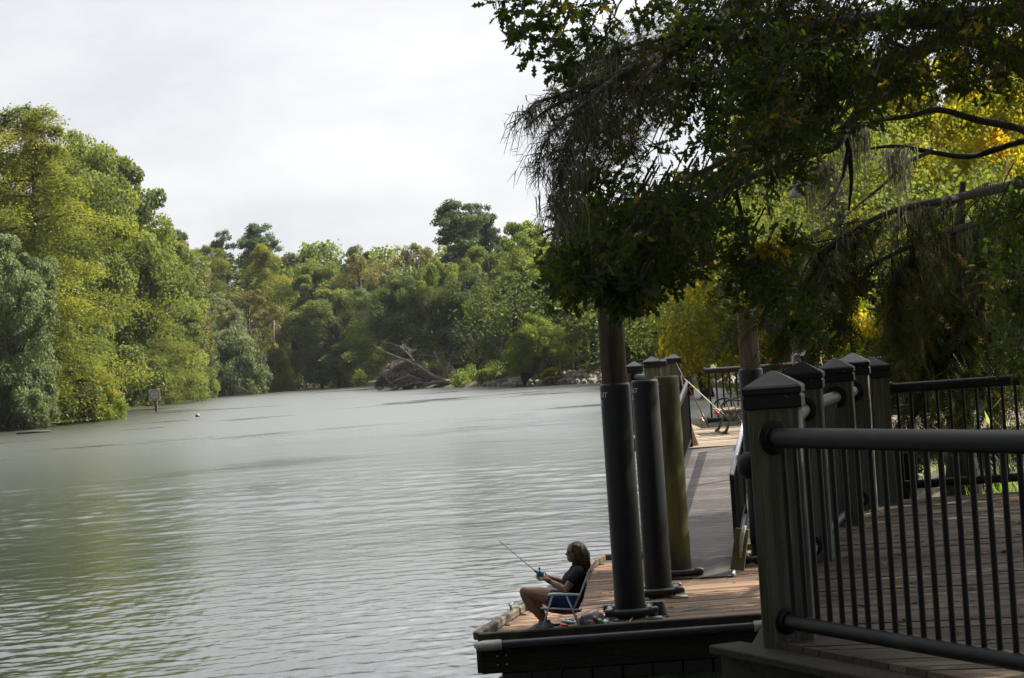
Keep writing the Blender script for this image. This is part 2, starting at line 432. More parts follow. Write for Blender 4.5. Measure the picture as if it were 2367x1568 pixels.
f1 = wnoise(3.6, (.55, 1, 1), rad(8), 3, .6)
f2 = wnoise(1.0, (.5, 1, 1), rad(-10), 2, .5)
f3 = wnoise(.075, (.55, .62, 1), rad(6), 4, .6, .8)     # wind patches
f4 = wnoise(.42, (.40, 1, 1), rad(5), 4, .65)
msk = N('ShaderNodeMapRange'); msk.interpolation_type = 'SMOOTHSTEP'; L(f3, msk.inputs[0]); msk.inputs[1].default_value = .56; msk.inputs[2].default_value = .70
rk = N('ShaderNodeMix'); rk.data_type = 'FLOAT'; L(msk.outputs[0], rk.inputs[0]); L(rm_.outputs[0], rk.inputs[2]); rk.inputs[3].default_value = .09; L(rk.outputs[0], b.inputs['Roughness'])
amp = N('ShaderNodeMapRange'); L(msk.outputs[0], amp.inputs[0]); amp.inputs[3].default_value = 1.0; amp.inputs[4].default_value = 3.5
s0 = N('ShaderNodeMath'); s0.operation = 'MULTIPLY'; L(f1, s0.inputs[0]); L(amp.outputs[0], s0.inputs[1])
fy = N('ShaderNodeMapRange'); L(ry.outputs['Y'], fy.inputs[0]); fy.inputs[1].default_value = 40; fy.inputs[2].default_value = 140; fy.inputs[3].default_value = 0; fy.inputs[4].default_value = 9
s1 = N('ShaderNodeMath'); s1.operation = 'MULTIPLY_ADD'; L(f4, s1.inputs[0]); L(fy.outputs[0], s1.inputs[1]); L(s0.outputs[0], s1.inputs[2])
s2 = N('ShaderNodeMath'); s2.operation = 'MULTIPLY_ADD'; L(f2, s2.inputs[0]); s2.inputs[1].default_value = .9; L(s1.outputs[0], s2.inputs[2])
bp = N('ShaderNodeBump'); bp.inputs['Strength'].default_value = 1; bp.inputs['Distance'].default_value = .010; L(s2.outputs[0], bp.inputs['Height']); L(bp.outputs[0], b.inputs['Normal'])
def river():
    rs = np.random.default_rng(17)
    Ys = [16.0]
    while Ys[-1] < 620: Ys.append(Ys[-1] + max(.055, .42 * Ys[-1] ** 2 / (2133 * 3.65)))
    Ys = np.array(Ys); dY = np.gradient(Ys)
    tx_ = np.concatenate([np.linspace(-3.2, -.36, 60), np.linspace(-.35, .15, 640), np.linspace(.16, 1.2, 40)])
    TX, YY = np.meshgrid(tx_, Ys); XX = TX * YY
    sp_y = np.repeat(dY[:, None], len(tx_), 1); sp_x = np.repeat(np.gradient(tx_)[None, :], len(Ys), 0) * YY
    def lf(X, Y, k): return sum(np.sin(X * a + Y * b + c) for a, b, c in k) / len(k)
    patch = lf(XX, YY, [(.05, .11, 1), (-.03, .17, 2.2), (.09, .05, .4), (.02, -.23, 3), (.13, .31, 5)])
    amp = np.clip(.85 + 1.0 * patch, .45, 1.5)
    Z = np.zeros_like(XX)
    for i in range(34):
        lam = .10 * (9 ** (i / 33.0)); k = 2 * math.pi / lam; th = rs.normal(0, .85) + .12
        kx, ky = k * math.sin(th), k * math.cos(th)
        sl_ = .0135 * rs.uniform(.6, 1.3); a = sl_ / k
        res = np.clip(1.6 - 2.6 * (np.abs(kx) * sp_x + np.abs(ky) * sp_y) / (2 * math.pi) * 1.3, 0, 1)
        Z += a * res * np.sin(kx * XX + ky * YY + rs.uniform(0, 6.28) + 1.5 * lf(XX, YY, [(.21, .37, i), (.33, -.18, 2 * i)]))
    for i in range(14):
        lam = .9 * (4 ** (i / 13.0)); k = 2 * math.pi / lam; th = rs.normal(0, .6) + .1; kx, ky = k * math.sin(th), k * math.cos(th)
        res = np.clip(1.6 - 2.6 * (np.abs(kx) * sp_x + np.abs(ky) * sp_y) / (2 * math.pi) * 1.3, 0, 1)
        Z += .011 / k * res * np.clip((YY - 28) / 40, 0, 1) * np.sin(kx * XX + ky * YY + rs.uniform(0, 6.28) + 1.8 * lf(XX, YY, [(.07, .13, i), (.11, -.06, 2 * i)]))
    Z *= amp
    V = np.stack([XX.ravel(), YY.ravel(), Z.ravel()], 1); nr, nc = XX.shape
    ix = np.arange(nr * nc).reshape(nr, nc); q = np.stack([ix[:-1, :-1], ix[:-1, 1:], ix[1:, 1:], ix[1:, :-1]], -1).reshape(-1, 4)
    y0, y1 = Ys[0], Ys[-1]; b0 = len(V)
    extra = [(-899, -199, 0), (899, -199, 0), (899, y0, 0), (-899, y0, 0), (-899, y1, 0), (899, y1, 0), (899, 1399, 0), (-899, 1399, 0)]
    ext2 = [(tx_[0] * y0, y0, 0), (tx_[0] * y1, y1, 0), (tx_[-1] * y0, y0, 0), (tx_[-1] * y1, y1, 0)]
    V = np.concatenate([V, np.array(extra), np.array(ext2)])
    q2 = np.array([[b0, b0 + 1, b0 + 2, b0 + 3], [b0 + 4, b0 + 5, b0 + 6, b0 + 7], [b0 + 3, b0 + 8, b0 + 9, b0 + 4], [b0 + 10, b0 + 2, b0 + 5, b0 + 11]])
    q = np.concatenate([q, q2]); n = len(q)
    me = np_mesh('river', V, q.ravel(), np.arange(n) * 4, np.full(n, 4), np.zeros(n), [wm], smooth=True)
    tag(link(bpy.data.objects.new('river', me)), kind='structure')
river()

# ------------------------------------------------------------------ foliage meshes
def unit(v): return v / np.maximum(np.linalg.norm(v, axis=1, keepdims=True), 1e-9)
def quads(C, A, Bv, ln, wd, droop=.15):
    """leaf diamonds: centre C, long axis A, side axis Bv"""
    n = len(C); ln = ln[:, None]; wd = wd[:, None]
    V = np.empty((n, 4, 3))
    V[:, 0] = C - A * ln * .5; V[:, 1] = C + Bv * wd * .5 + A * ln * .05
    V[:, 2] = C + A * ln * .5; V[:, 3] = C - Bv * wd * .5 + A * ln * .05
    V[:, 2, 2] -= (ln * droop)[:, 0]
    return V.reshape(-1, 3)
def leaf_cloud(rs, C, out_dir, size, flat=0.0, aspect=.7, up=.35):
    n = len(C)
    nr = unit(rs.normal(size=(n, 3)) + out_dir * .9 + np.array([0, 0, up]) + np.array([0, 0, 1]) * flat * 3)
    a = unit(np.cross(nr, rs.normal(size=(n, 3))))
    b = np.cross(nr, a)
    ln = size * rs.uniform(.6, 1.5, n)
    return quads(C, a, b, ln, ln * aspect * rs.uniform(.7, 1.3, n))
def tube_np(mb, pts, rr, n=6): mb.tube(pts, rr, n, cap=False, tint=rnd.random())

def tree_data(style, seed):
    """nominal tree with its foot at the origin; returns H, R, crown mesh, trunk MB"""
    rs = np.random.default_rng(seed); rr = random.Random(seed)
    tk = MB(); C = []; O = []; T = []
    if style in ('broad', 'sparse', 'oak', 'tall'):
        H, R = {'broad': (22, 8), 'sparse': (20, 7), 'oak': (15, 9), 'tall': (24, 6)}[style]
        cb = {'broad': .10, 'sparse': .16, 'oak': .2, 'tall': .18}[style]
        nb = {'broad': 190, 'sparse': 120, 'oak': 160, 'tall': 180}[style]
        npc = {'broad': 430, 'sparse': 230, 'oak': 430, 'tall': 430}[style]
        top = np.array([0, 0, H * .88])
        bend = rs.normal(size=2) * .6
        tk.tube([(0, 0, -.6), (bend[0] * .3, bend[1] * .3, H * .2), (bend[0], bend[1], H * .5), (bend[0] * .6, 0, H * .88)], [.42, .32, .22, .05], 8, tint=.5)
        lob = [(rs.uniform(0, 2 * math.pi), rs.uniform(.7, 1.15)) for _ in range(7)]
        # billowing sub-crowns, the clumps sit over their outer faces
        subs = []
        nl = {'broad': 15, 'sparse': 13, 'oak': 14, 'tall': 15}[style]
        for i in range(nl):
            u = (i + .5) / nl; a = i * 2.4 + rs.uniform(-.6, .6)
            if style == 'oak': ro = R * (.72 - .45 * u) ; z = H * (cb + .14 + (1 - cb - .30) * u)
            else: ro = R * (.25 + .48 * math.sin(math.pi * (.12 + .68 * u))) * rs.uniform(.6, 1.1); z = H * (cb + .04 + (.88 - cb) * u) - R * .2
            if i >= nl - 2: ro *= .5
            rl = R * rs.uniform(.34, .50) * (1 if u < .8 else .85)
            subs.append((np.array([math.cos(a) * ro, math.sin(a) * ro, z]), rl))
        for i in range(nb):
            c0, rl = subs[i % nl]; d0 = unit(rs.normal(size=(1, 3)) + np.array([0, 0, .45]))[0]
            c = c0 + d0 * rl * rs.uniform(.55, 1.05) * np.array([1, 1, .85])
            r = math.hypot(c[0], c[1]); z = c[2]
            cr = rl * rs.uniform(.26, .48)
            d = unit(rs.normal(size=(npc, 3)))
            rad_ = rs.uniform(.35, 1, (npc, 1)) ** .6
            P = d * rad_ * cr * np.array([1.1, 1.1, .95])
            C.append(c + P); O.append(d * .7 + d0 * .6); T.append(np.clip(rs.normal(.45, .2) + rs.normal(0, .15, npc), 0, 1))
            if i % 3 == 0:
                z0 = max(H * .12, z - r * .7 - 1)
                tk.tube([(bend[0] * .5, bend[1] * .5, z0), c * [.5, .5, 1] - [0, 0, (z - z0) * .35], c], [.16, .09, .02], 5, cap=False, tint=.5)
        size = .25; flat = 0
    elif style == 'cyp':
        H, R = 27, 9; npc = 420
        tk.tube([(0, 0, -.6), (0, 0, 1.5), (.3, .1, H * .5), (.1, .2, H * .97)], [.9, .5, .3, .04], 9, tint=.5)
        for i in range(54):
            u = (i + rs.uniform(0, 1)) / 54
            z = H * (.06 + .92 * u); ln = R * (1.02 - .60 * u ** 3) * rs.uniform(.55, 1.12)
            a = i * 2.4 + rs.uniform(-.5, .5)
            dr = np.array([math.cos(a), math.sin(a), 0])
            rise = rs.uniform(-.05, .28) * (1 if u > .25 else -.6)
            ends = []
            for k in range(5):
                s_ = (k + .6) / 5
                ends.append(np.array([0, 0, z]) + dr * ln * s_ + np.array([0, 0, ln * (rise * s_ - .22 * s_ ** 2)]))
            tk.tube([(0, 0, z - .2)] + [tuple(e_) for e_ in ends], [.12, .1, .07, .05, .03, .015], 5, cap=False, tint=.5)
            ct = rs.normal(.5, .22)
            for k, e_ in enumerate(ends):
                if k == 0 and u < .8: continue
                wd = ln * .20 * (1.2 - .5 * abs(k - 2) / 2)
                n = int(npc * (.6 + .4 * (k > 1)))
                P = rs.normal(size=(n, 3)) * np.array([wd, wd, .26])
                P[:, 2] -= (np.hypot(P[:, 0], P[:, 1]) / max(wd, .1)) ** 2 * .20 + np.abs(rs.normal(0, .35, n)) * (rs.uniform(0, 1, n) < .35)
                C.append(e_ + P); O.append(np.tile([0, 0, .8], (n, 1))); T.append(np.clip(ct + rs.normal(0, .16, n), 0, 1))
        size = .25; flat = .45
    elif style == 'pine':
        H, R = 30, 5.5
        tk.tube([(0, 0, -.5), (.2, 0, H * .5), (.1, .1, H * .96)], [.36, .25, .05], 8, tint=.5)
        for i in range(64):
            u = rs.uniform(0, 1) ** .8
            z = H * (.36 + .60 * u); r = R * (1.05 - .75 * u ** 1.6) * rs.uniform(.3, 1)
            a = rs.uniform(0, 6.28); c = np.array([math.cos(a) * r, math.sin(a) * r, z + r * .12])
            tk.tube([(0, 0, z - r * .25), c * [.6, .6, 1] - [0, 0, .1], c], [.09, .05, .02], 5, cap=False, tint=.5)
            for j in range(3):
                cc = c + rs.normal(size=3) * [.9, .9, .7]; n = 190
                d = unit(rs.normal(size=(n, 3))); d[:, 2] = d[:, 2] * .8 + .15
                C.append(cc + d * rs.uniform(.3, 1, (n, 1)) * [1.15, 1.15, .9]); O.append(d); T.append(np.clip(rs.normal(.45, .2) + rs.normal(0, .15, n), 0, 1))
        size = .34; flat = 0
    elif style == 'bush':
        H, R = 8, 6; npc = 420
        for k in range(7):
            a = rs.uniform(0, 6.28)
            tk.tube([(0, 0, -.4), (math.cos(a) * 1.2, math.sin(a) * 1.2, 2.4), (math.cos(a) * 3, math.sin(a) * 3, 5)], [.14, .1, .03], 5, tint=.5)
        for i in range(90):
            u = rs.uniform(0, 1); a = rs.uniform(0, 6.28)
            r = R * math.sqrt(max(0, 1 - u ** 2.2)) * rs.uniform(.45, 1) ** .5
            c = np.array([math.cos(a) * r, math.sin(a) * r, H * (.02 + .93 * u)])
            cr = R * rs.uniform(.14, .26); d = unit(rs.normal(size=(npc, 3)))
            C.append(c + d * rs.uniform(.5, 1, (npc, 1)) * cr * [1, 1, .8]); O.append(d); T.append(np.clip(rs.normal(.45, .22) + rs.normal(0, .17, npc), 0, 1))
        size = .24; flat = 0
    C = np.concatenate(C); O = np.concatenate(O); T = np.concatenate(T)
    C[:, 2] = np.maximum(C[:, 2], .1)
    V = leaf_cloud(rs, C, O, size, flat, aspect=.55 if style in ('cyp', 'pine') else .75, up=.5)
    n = len(C)
    me = np_mesh('crown', V, np.arange(n * 4), np.arange(n) * 4, np.full(n, 4), T, [PAL['mid']])
    return H, R, me, tk

PROTO = {}
def proto(style, k):
    key = (style, k)
    if key not in PROTO:
        H, R, cm, tk = tree_data(style, 100 + 17 * k + sum(map(ord, style)))
        tm = bpy.data.meshes.new('trunk')
        tm.from_pydata(tk.v, [], tk.f); tm.polygons.foreach_set('use_smooth', [True] * len(tm.polygons)); tm.materials.append(M['bark'])
        PROTO[key] = (H, R, cm, tm)
    return PROTO[key]
def slot(o, mat):
    o.material_slots[0].link = 'OBJECT'; o.material_slots[0].material = mat
NAMES = {'broad': ('broadleaf_tree', 'tree'), 'sparse': ('broadleaf_tree', 'tree'), 'tall': ('broadleaf_tree', 'tree'), 'oak': ('oak_tree', 'tree'), 'cyp': ('cypress_tree', 'tree'), 'pine': ('pine_tree', 'pine'), 'bush': ('shrub', 'shrub')}
GROUPS = {'left': 'trees on the left bank', 'far': 'trees on the far bank', 'park': 'trees in the park', 'right': 'trees on the right bank'}
def tree(style, x, Y, top, wpx, pal, label, grp, k=0, mid=None, bark='bark', squash=1.0, moss=0, dz=0.0, stretch=None):
    H, R, cm, tm = proto(style, k)
    base = 905
    p = pt(x, (top + (mid or base)) / 2, Y)
    ztop = pt(x, top, Y).z
    z0 = max(gz(p.x, Y), -.1) + dz
    nm, cat = NAMES[style]
    r = thing(nm, label, cat, (p.x, Y, z0), GROUPS[grp], rz=rnd.uniform(0, 6.28))
    sz = (ztop - z0) / (H * .97); sx = wpx * 1.15 / 2 / F * Y / R
    if style not in ('pine', 'bush'): sx = max(sx, sz * .8)
    else: sx = max(sx, sz * .62)
    r.scale = (sx, sx, sz)
    c = bpy.data.objects.new('crown', cm); link(c, r); slot(c, PAL[pal])
    t_ = bpy.data.objects.new('trunk', tm); link(t_, r); slot(t_, M[bark])
    if sx > 1.7 or sz > 1.7: print('BIG', label, round(sx, 2), round(sz, 2))
    return r

TREES = [
 # left bank
 ('cyp', 92, 216, 252, 375, 'cyp', 'huge yellow-green cypress in feathery layers, tallest tree at the left edge', 'left', 0),
 ('broad', 256, 292, 288, 175, 'mid', 'tall ragged dark-topped tree rising right behind the huge cypress', 'left', 0),
 ('broad', 150, 275, 300, 330, 'mid', 'broad green tree filling the gap behind the huge cypress', 'left', 1),
 ('tall', -45, 232, 262, 230, 'cypo', 'olive tree cut off by the left edge of the view, behind the cypress', 'left', 0),
 ('broad', 6, 203, 520, 170, 'grey', 'silver-green tree drooping to the water at the left edge', 'left', 2),
 ('cyp', 332, 338, 610, 215, 'cyp', 'smaller olive cypress leaning over the water beside the round sign', 'left', 1),
 ('broad', 345, 358, 488, 125, 'mid', 'mid-green tree stepping down right of the tall left trees', 'left', 3),
 ('sparse', 395, 385, 540, 110, 'olive', 'brownish dark tree at the right end of the tall left stand', 'left', 0),
 ('bush', 212, 226, 845, 120, 'bright', 'bright yellow-green shrub hanging over the left waterline', 'left', 0),
 ('bush', 45, 205, 820, 150, 'grey', 'pale grey-green shrub at the waterline below the silver tree', 'left', 1),
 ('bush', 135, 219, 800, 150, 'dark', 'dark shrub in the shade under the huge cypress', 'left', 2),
 ('broad', 130, 226, 600, 240, 'mid', 'mid-green understorey tree below the layers of the huge cypress', 'left', 0),
 ('bush', 318, 352, 830, 140, 'cypo', 'olive shrub on the bank behind the round sign', 'left', 0),
 # far bank
 ('pine', 425, 520, 536, 46, 'pine', 'narrow dark pine, leftmost on the far skyline', 'far', 0),
 ('pine', 515, 520, 545, 60, 'pine', 'small pine between the narrow pine and the broad pine on the skyline', 'far', 1),
 ('pine', 605, 525, 520, 120, 'pine', 'broad dark pine standing above the yellow cypresses', 'far', 2),
 ('broad', 705, 525, 566, 130, 'dark', 'dark green rounded tree on the skyline right of the broad pine', 'far', 2),
 ('broad', 832, 520, 556, 115, 'dark', 'dark flat-topped tree in the middle of the far skyline', 'far', 3),
 ('cyp', 480, 455, 572, 150, 'cypo', 'olive-yellow cypress, left one of the pair below the skyline pines', 'far', 0),
 ('cyp', 622, 462, 568, 150, 'cyp', 'olive-yellow cypress, right one of the pair, with a pale bare trunk beside it', 'far', 1),
 ('broad', 735, 458, 588, 160, 'mid', 'green rounded tree right of the far cypress pair', 'far', 1),
 ('sparse', 845, 452, 574, 165, 'olive', 'brown-green thin-leaved tree under the dark flat-topped tree', 'far', 1),
 ('broad', 490, 430, 668, 150, 'grey', 'grey-green tree in front of the left far cypress', 'far', 3),
 ('sparse', 585, 436, 660, 140, 'olive', 'dull olive tree in front of the right far cypress', 'far', 0),
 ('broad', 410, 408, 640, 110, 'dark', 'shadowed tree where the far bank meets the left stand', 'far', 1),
 ('bush', 530, 418, 770, 160, 'grey', 'large pale shrub reaching the water left of centre on the far bank', 'far', 1),
 ('bush', 430, 398, 800, 120, 'mid', 'green shrub at the waterline right of the round sign', 'far', 2),
 ('bush', 625, 446, 795, 74, 'yellow', 'bright yellow shrub on the far waterline', 'far', 0),
 ('broad', 778, 440, 655, 200, 'mid', 'wide willow-like tree reaching down to the far waterline', 'far', 2),
 ('sparse', 700, 470, 680, 90, 'dark', 'dark thin tree in the shadowed gap left of the willow-like tree', 'far', 1),
 ('sparse', 965, 440, 548, 140, 'olive', 'pale sparse-crowned tree left of the tallest pine', 'far', 1),
 ('pine', 1076, 420, 466, 150, 'pine', 'tallest pine on the far bank', 'far', 2),
 ('pine', 1138, 428, 482, 90, 'pine', 'pine with a spiky top just right of the tallest pine', 'far', 1),
 ('tall', 1228, 350, 492, 165, 'bright', 'bright green pointed tree beside the hanging moss', 'far', 1),
 ('broad', 1135, 372, 556, 170, 'mid', 'green tree in front of the tallest pine', 'far', 3),
 ('broad', 1045, 368, 588, 150, 'bright', 'light green tree with yellow sprays below the tallest pine', 'far', 0),
 ('sparse', 905, 405, 610, 150, 'grey', 'dusty grey-green tree behind the fallen trunk', 'far', 0),
 ('oak', 955, 372, 640, 175, 'dark', 'dark oak standing left of the leaning dead trunk', 'far', 0),
 ('oak', 1098, 322, 642, 210, 'dark', 'dark oak hung with moss at the foot of the leaning trunk', 'far', 1),
 ('oak', 1215, 290, 604, 200, 'mid', 'lit oak above the stony point of the bank', 'far', 0),
 ('sparse', 1110, 345, 625, 130, 'dead', 'bare grey twiggy tree among the oaks', 'far', 1),
 ('bush', 935, 325, 836, 110, 'dead', 'dry brown brush heaped round the limbs of the fallen tree', 'far', 1),
 ('bush', 1030, 323, 846, 90, 'dead', 'bare brown brush between the fallen tree and the leaning trunk', 'far', 2),
 ('bush', 905, 430, 800, 100, 'mid', 'green shrub on the spit left of the fallen tree', 'far', 0),
 # park
 ('broad', 1325, 275, 555, 170, 'mid', 'green tree partly behind the hanging moss strands', 'park', 0),
 ('cyp', 1395, 262, 590, 190, 'dark', 'dark feathery cypress left of the tall wood pile', 'park', 0),
 ('oak', 1245, 268, 735, 100, 'bright', 'small sunlit tree on the stony point', 'park', 1),
 ('bush', 1277, 262, 852, 50, 'yellow', 'small bright shrub growing from the stones', 'park', 2),
 ('bush', 1330, 284, 838, 60, 'yellow', 'yellow-green shrub on the lawn behind the park trunks', 'park', 0),
 ('broad', 1475, 246, 470, 230, 'dark', 'tall dark tree right of the tall wood pile', 'park', 1),
 ('oak', 1560, 214, 560, 200, 'mid', 'mossy oak behind the four white-topped posts', 'park', 0),
 ('broad', 1600, 238, 480, 230, 'mid', 'high green tree behind the mossy oak', 'park', 2),
 ('broad', 1700, 205, 428, 230, 'bright', 'bright green sunlit tree seen under the overhanging boughs', 'park', 3),
 ('oak', 1680, 188, 600, 190, 'mid', 'green oak standing behind the far railing', 'park', 1),
 ('broad', 1790, 196, 400, 220, 'mid', 'green tree behind the short wood pile', 'park', 0),
 # right bank
 ('oak', 1880, 112, 330, 330, 'gold', 'yellow-leaved oak left of the grey mossy trunk', 'right', 0),
 ('broad', 2010, 98, 200, 380, 'gold', 'tall tree with turning gold leaves behind the dark crossing limbs', 'right', 1),
 ('broad', 2170, 88, 90, 420, 'gold', 'golden sunlit tree in the window between the dark limbs', 'right', 2),
 ('broad', 2330, 80, 40, 460, 'gold', 'bright yellow-green tree at the upper right edge', 'right', 3),
 ('tall', 1790, 122, 180, 330, 'mid', 'green tree high behind the left part of the canopy', 'right', 0),
 ('broad', 1960, 130, 40, 420, 'bright', 'sunlit tree filling the background above the crossing limbs', 'right', 0),
 ('oak', 2110, 66, 480, 300, 'dark', 'shadowed oak behind the drooping cypress sprays', 'right', 1),
 ('oak', 2330, 62, 430, 360, 'mid', 'green oak behind the far right railing', 'right', 0),
 ('bush', 2000, 62, 720, 200, 'gold', 'low golden shrub behind the boardwalk corner posts', 'right', 0),
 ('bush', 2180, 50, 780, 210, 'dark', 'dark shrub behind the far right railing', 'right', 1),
 ('bush', 2350, 48, 700, 240, 'mid', 'green shrub at the right edge behind the railing', 'right', 2),
]
for (st, x, Y, top, wpx, pal, lab, grp, k) in TREES:
    tree(st, x, Y, top, wpx, pal, lab, grp, k)

# far woodland that reads as one mass behind the named trees
def woodland():
    rs = np.random.default_rng(5)
    C, O, T = [], [], []
    H, R, cm, _ = proto('broad', 0)
    spots = []
    for x in range(-140, 1340, 40): spots.append((x + rs.uniform(-20, 20), rs.uniform(500, 560), rs.uniform(25, 31)))
    for x in range(1330, 2500, 60): spots.append((x + rs.uniform(-20, 20), rs.uniform(285, 330), 15))
    for x in range(-120, 380, 40): spots.append((x, rs.uniform(380, 410), rs.uniform(20, 27)))
    for x in range(1930, 2520, 40): spots.append((x, rs.uniform(150, 175), 13))
    Vs, Ts = [], []
    for (x, Y, h) in spots:
        p = pt(x, 860, Y); g = gz(p.x, Y)
        n = 4200
        a = rs.uniform(0, 6.28, n); u = rs.uniform(0, 1, n); rr = 8.5 * np.sqrt(rs.uniform(.2, 1, n)) * np.sin(np.pi * np.clip(.2 + .75 * u, 0, 1)) ** .5
        c = np.stack([p.x + np.cos(a) * rr, Y + np.sin(a) * rr, g + h * u * rs.uniform(.85, 1.1)], 1)
        cl = np.round(c / 2.4).astype(int); hsh = ((cl[:, 0] * 73856093) ^ (cl[:, 1] * 19349663) ^ (cl[:, 2] * 83492791)) % 97 / 97.
        c += rs.normal(size=c.shape) * .5
        o = np.stack([np.cos(a), np.sin(a), u], 1)
        Vs.append(leaf_cloud(rs, c, o, .75, 0, .8)); Ts.append(np.clip(hsh * .7 + rs.normal(.1, .15, n), 0, 1))
    V = np.concatenate(Vs); T = np.concatenate(Ts); n = len(T)
    me = np_mesh('woodland', V, np.arange(n * 4), np.arange(n) * 4, np.full(n, 4), T, [PAL['mid']])
    o = bpy.data.objects.new('woodland', me); link(o)
    tag(o, 'dense green woodland massed behind the trees on both banks', 'woodland', kind='stuff')
woodland()
def undergrowth():
    rs = np.random.default_rng(8); Vs, Ts = [], []
    path = [sh(-40, 1001), sh(40, 992), sh(130, 985), sh(205, 966), sh(258, 946), sh(290, 940), sh(360, 932), sh(450, 922), sh(620, 906), sh(720, 898), sh(822, 893)]
    far2 = [sh(905, 894), sh(985, 896), sh(1050, 897), sh(1120, 895), sh(1210, 893), sh(1300, 890), sh(1400, 885), sh(1560, 888), sh(1745, 900)]
    path = [(-58, 120), (-56, 150)] + path
    jobs = [(path, 1.6, 1.0, 8, 1.0), (far2[:4], .8, .8, 20, .55), (far2[3:5], 1.4, 9, 38, .55)]
    for pth, step, b0, b1, hs_ in jobs:
        for i in range(len(pth) - 1):
            a, b = np.array(pth[i]), np.array(pth[i + 1]); L_ = np.hypot(*(b - a)); nrm = np.array([-(b - a)[1], (b - a)[0]]) / L_
            if sdist([(a + b) / 2 + nrm * 3])[0] < 0: nrm = -nrm
            for _ in range(int(L_ / step) + 1):
                p = a + (b - a) * rs.uniform() + nrm * rs.uniform(b0 * .3, b1); h = rs.uniform(1.2, 4.2) * hs_; n = 420
                d = unit(rs.normal(size=(n, 3))); c = np.array([p[0], p[1], gz(*p) + h * .4]) + d * rs.uniform(.5, 1, (n, 1)) * [h * .75, h * .75, h * .6]
                c[:, 2] = np.maximum(c[:, 2], .05)
                Vs.append(leaf_cloud(rs, c, d, .33, 0, .7)); Ts.append(np.clip(rs.normal(.42, .2) + rs.normal(0, .15, n), 0, 1))
    V = np.concatenate(Vs); T = np.concatenate(Ts); n = len(T)
    o = bpy.data.objects.new('undergrowth', np_mesh('undergrowth', V, np.arange(n * 4), np.arange(n) * 4, np.full(n, 4), T, [PAL['mid']])); link(o)
    tag(o, 'tangled green undergrowth along the waterline of both banks', 'undergrowth', kind='stuff')
undergrowth()

# ------------------------------------------------------------------ floating dock
def planks(poly_z, quad, z, wid, mat, name, parent, gap=.007, along=0.0, th=.04):
    """boards clipped to a convex quad; 'along' is the heading of the boards"""
    mb = MB(); ca, sa = math.cos(along), math.sin(along)
    loc = [(p[0] * ca + p[1] * sa, -p[0] * sa + p[1] * ca) for p in quad]
    v0, v1 = min(p[1] for p in loc), max(p[1] for p in loc)
    def span(v):
        xs_ = []
        for i in range(len(loc)):
            a, b = loc[i], loc[(i + 1) % len(loc)]
            if (a[1] - v) * (b[1] - v) < 0: xs_.append(a[0] + (b[0] - a[0]) * (v - a[1]) / (b[1] - a[1]))
        return (min(xs_), max(xs_)) if len(xs_) >= 2 else None
    v = v0 + .001
    while v < v1:
        w2 = min(v + wid - gap, v1 - .001); s1_, s2_ = span(v + .002), span(w2 - .002)
        if s1_ and s2_:
            dz = rnd.uniform(-.004, .004)
            P = [(s1_[0], v), (s1_[1], v), (s2_[1], w2), (s2_[0], w2)]
            Q = [(p[0] * ca - p[1] * sa, p[0] * sa + p[1] * ca) for p in P]
            mb.prism(Q, z - th + dz, z + dz)
        v += wid
    return mb.build(name, mat, parent)

A = onz(1110, 1481, ZK); B = onz(1985, 1418, ZK); Cc = onz(1850, 1262, ZK); D = onz(1399, 1297, ZK)
ax = (B - A); ax.z = 0; ax.normalize()
lx = (D - A); lx.z = 0; lx.normalize()
dock = thing('floating_dock', 'low wooden floating dock with reddish boards that the seated woman fishes from', 'dock', (A.x, A.y, ZK))
planks(ZK, [A - ax * .03, B, Cc, D - ax * .06], ZK, .14, M['dock'], 'decking', dock, along=math.atan2(ax.y, ax.x))
mb = MB()
mb.beam(A + Vector((-.02, -.06, .03)), B + Vector((0, -.06, .03)), .11, .12, bev=.012)
mb.build('front_kerb', M['timber'], dock)
mb = MB()
nseg = 4
for i in range(nseg):
    a = A.lerp(D, i / nseg + (.004 if i else 0)) + Vector((-.03, 0.0, .055)); b = A.lerp(D, (i + 1) / nseg - .004) + Vector((-.03, 0, .055))
    if i == 0: a = a + lx * .0
    mb.beam(a, b, .10, .10, bev=.015)
mb.beam(D + Vector((-.05, 0, .055)), Cc + Vector((0, 0, .055)), .10, .10, bev=.015)
mb.build('side_kerb', M['kerbwood'], dock)
for i in range(9):      # kerb spacer blocks
    mb = MB(); p = A.lerp(D, (i + .5) / 9)
    mb.beam(p + Vector((.035, -.09, .0)) - lx * .1, p + Vector((.035, 0, 0)) + lx * .1, .06, .035, bev=.008)
    mb.build('kerb_block', M['kerbwood'], dock)
mb = MB()
mb.beam(A + Vector((0, -.02, -.225)), B + Vector((0, -.02, -.225)), .07, .30, bev=.006)
mb.beam(A + Vector((-.02, .03, -.225)), D + Vector((-.02, 0, -.225)), .07, .30, bev=.006)
mb.beam(D + Vector((.0, .02, -.225)), Cc + Vector((0, .02, -.225)), .07, .30, bev=.006)
mb.build('fascia', M['timber'], dock)
mb = MB()
p0 = A + ax * .22 + Vector((0, .5, -.58))
for i in range(12):
    mb.beam(A + ax * (.22 + i * .34) + Vector((0, .12, -.53)), A + ax * (.54 + i * .34) + Vector((0, .12, -.53)), .5, .3, tint=rnd.random())
mb.build('float', M['rubber'], dock)
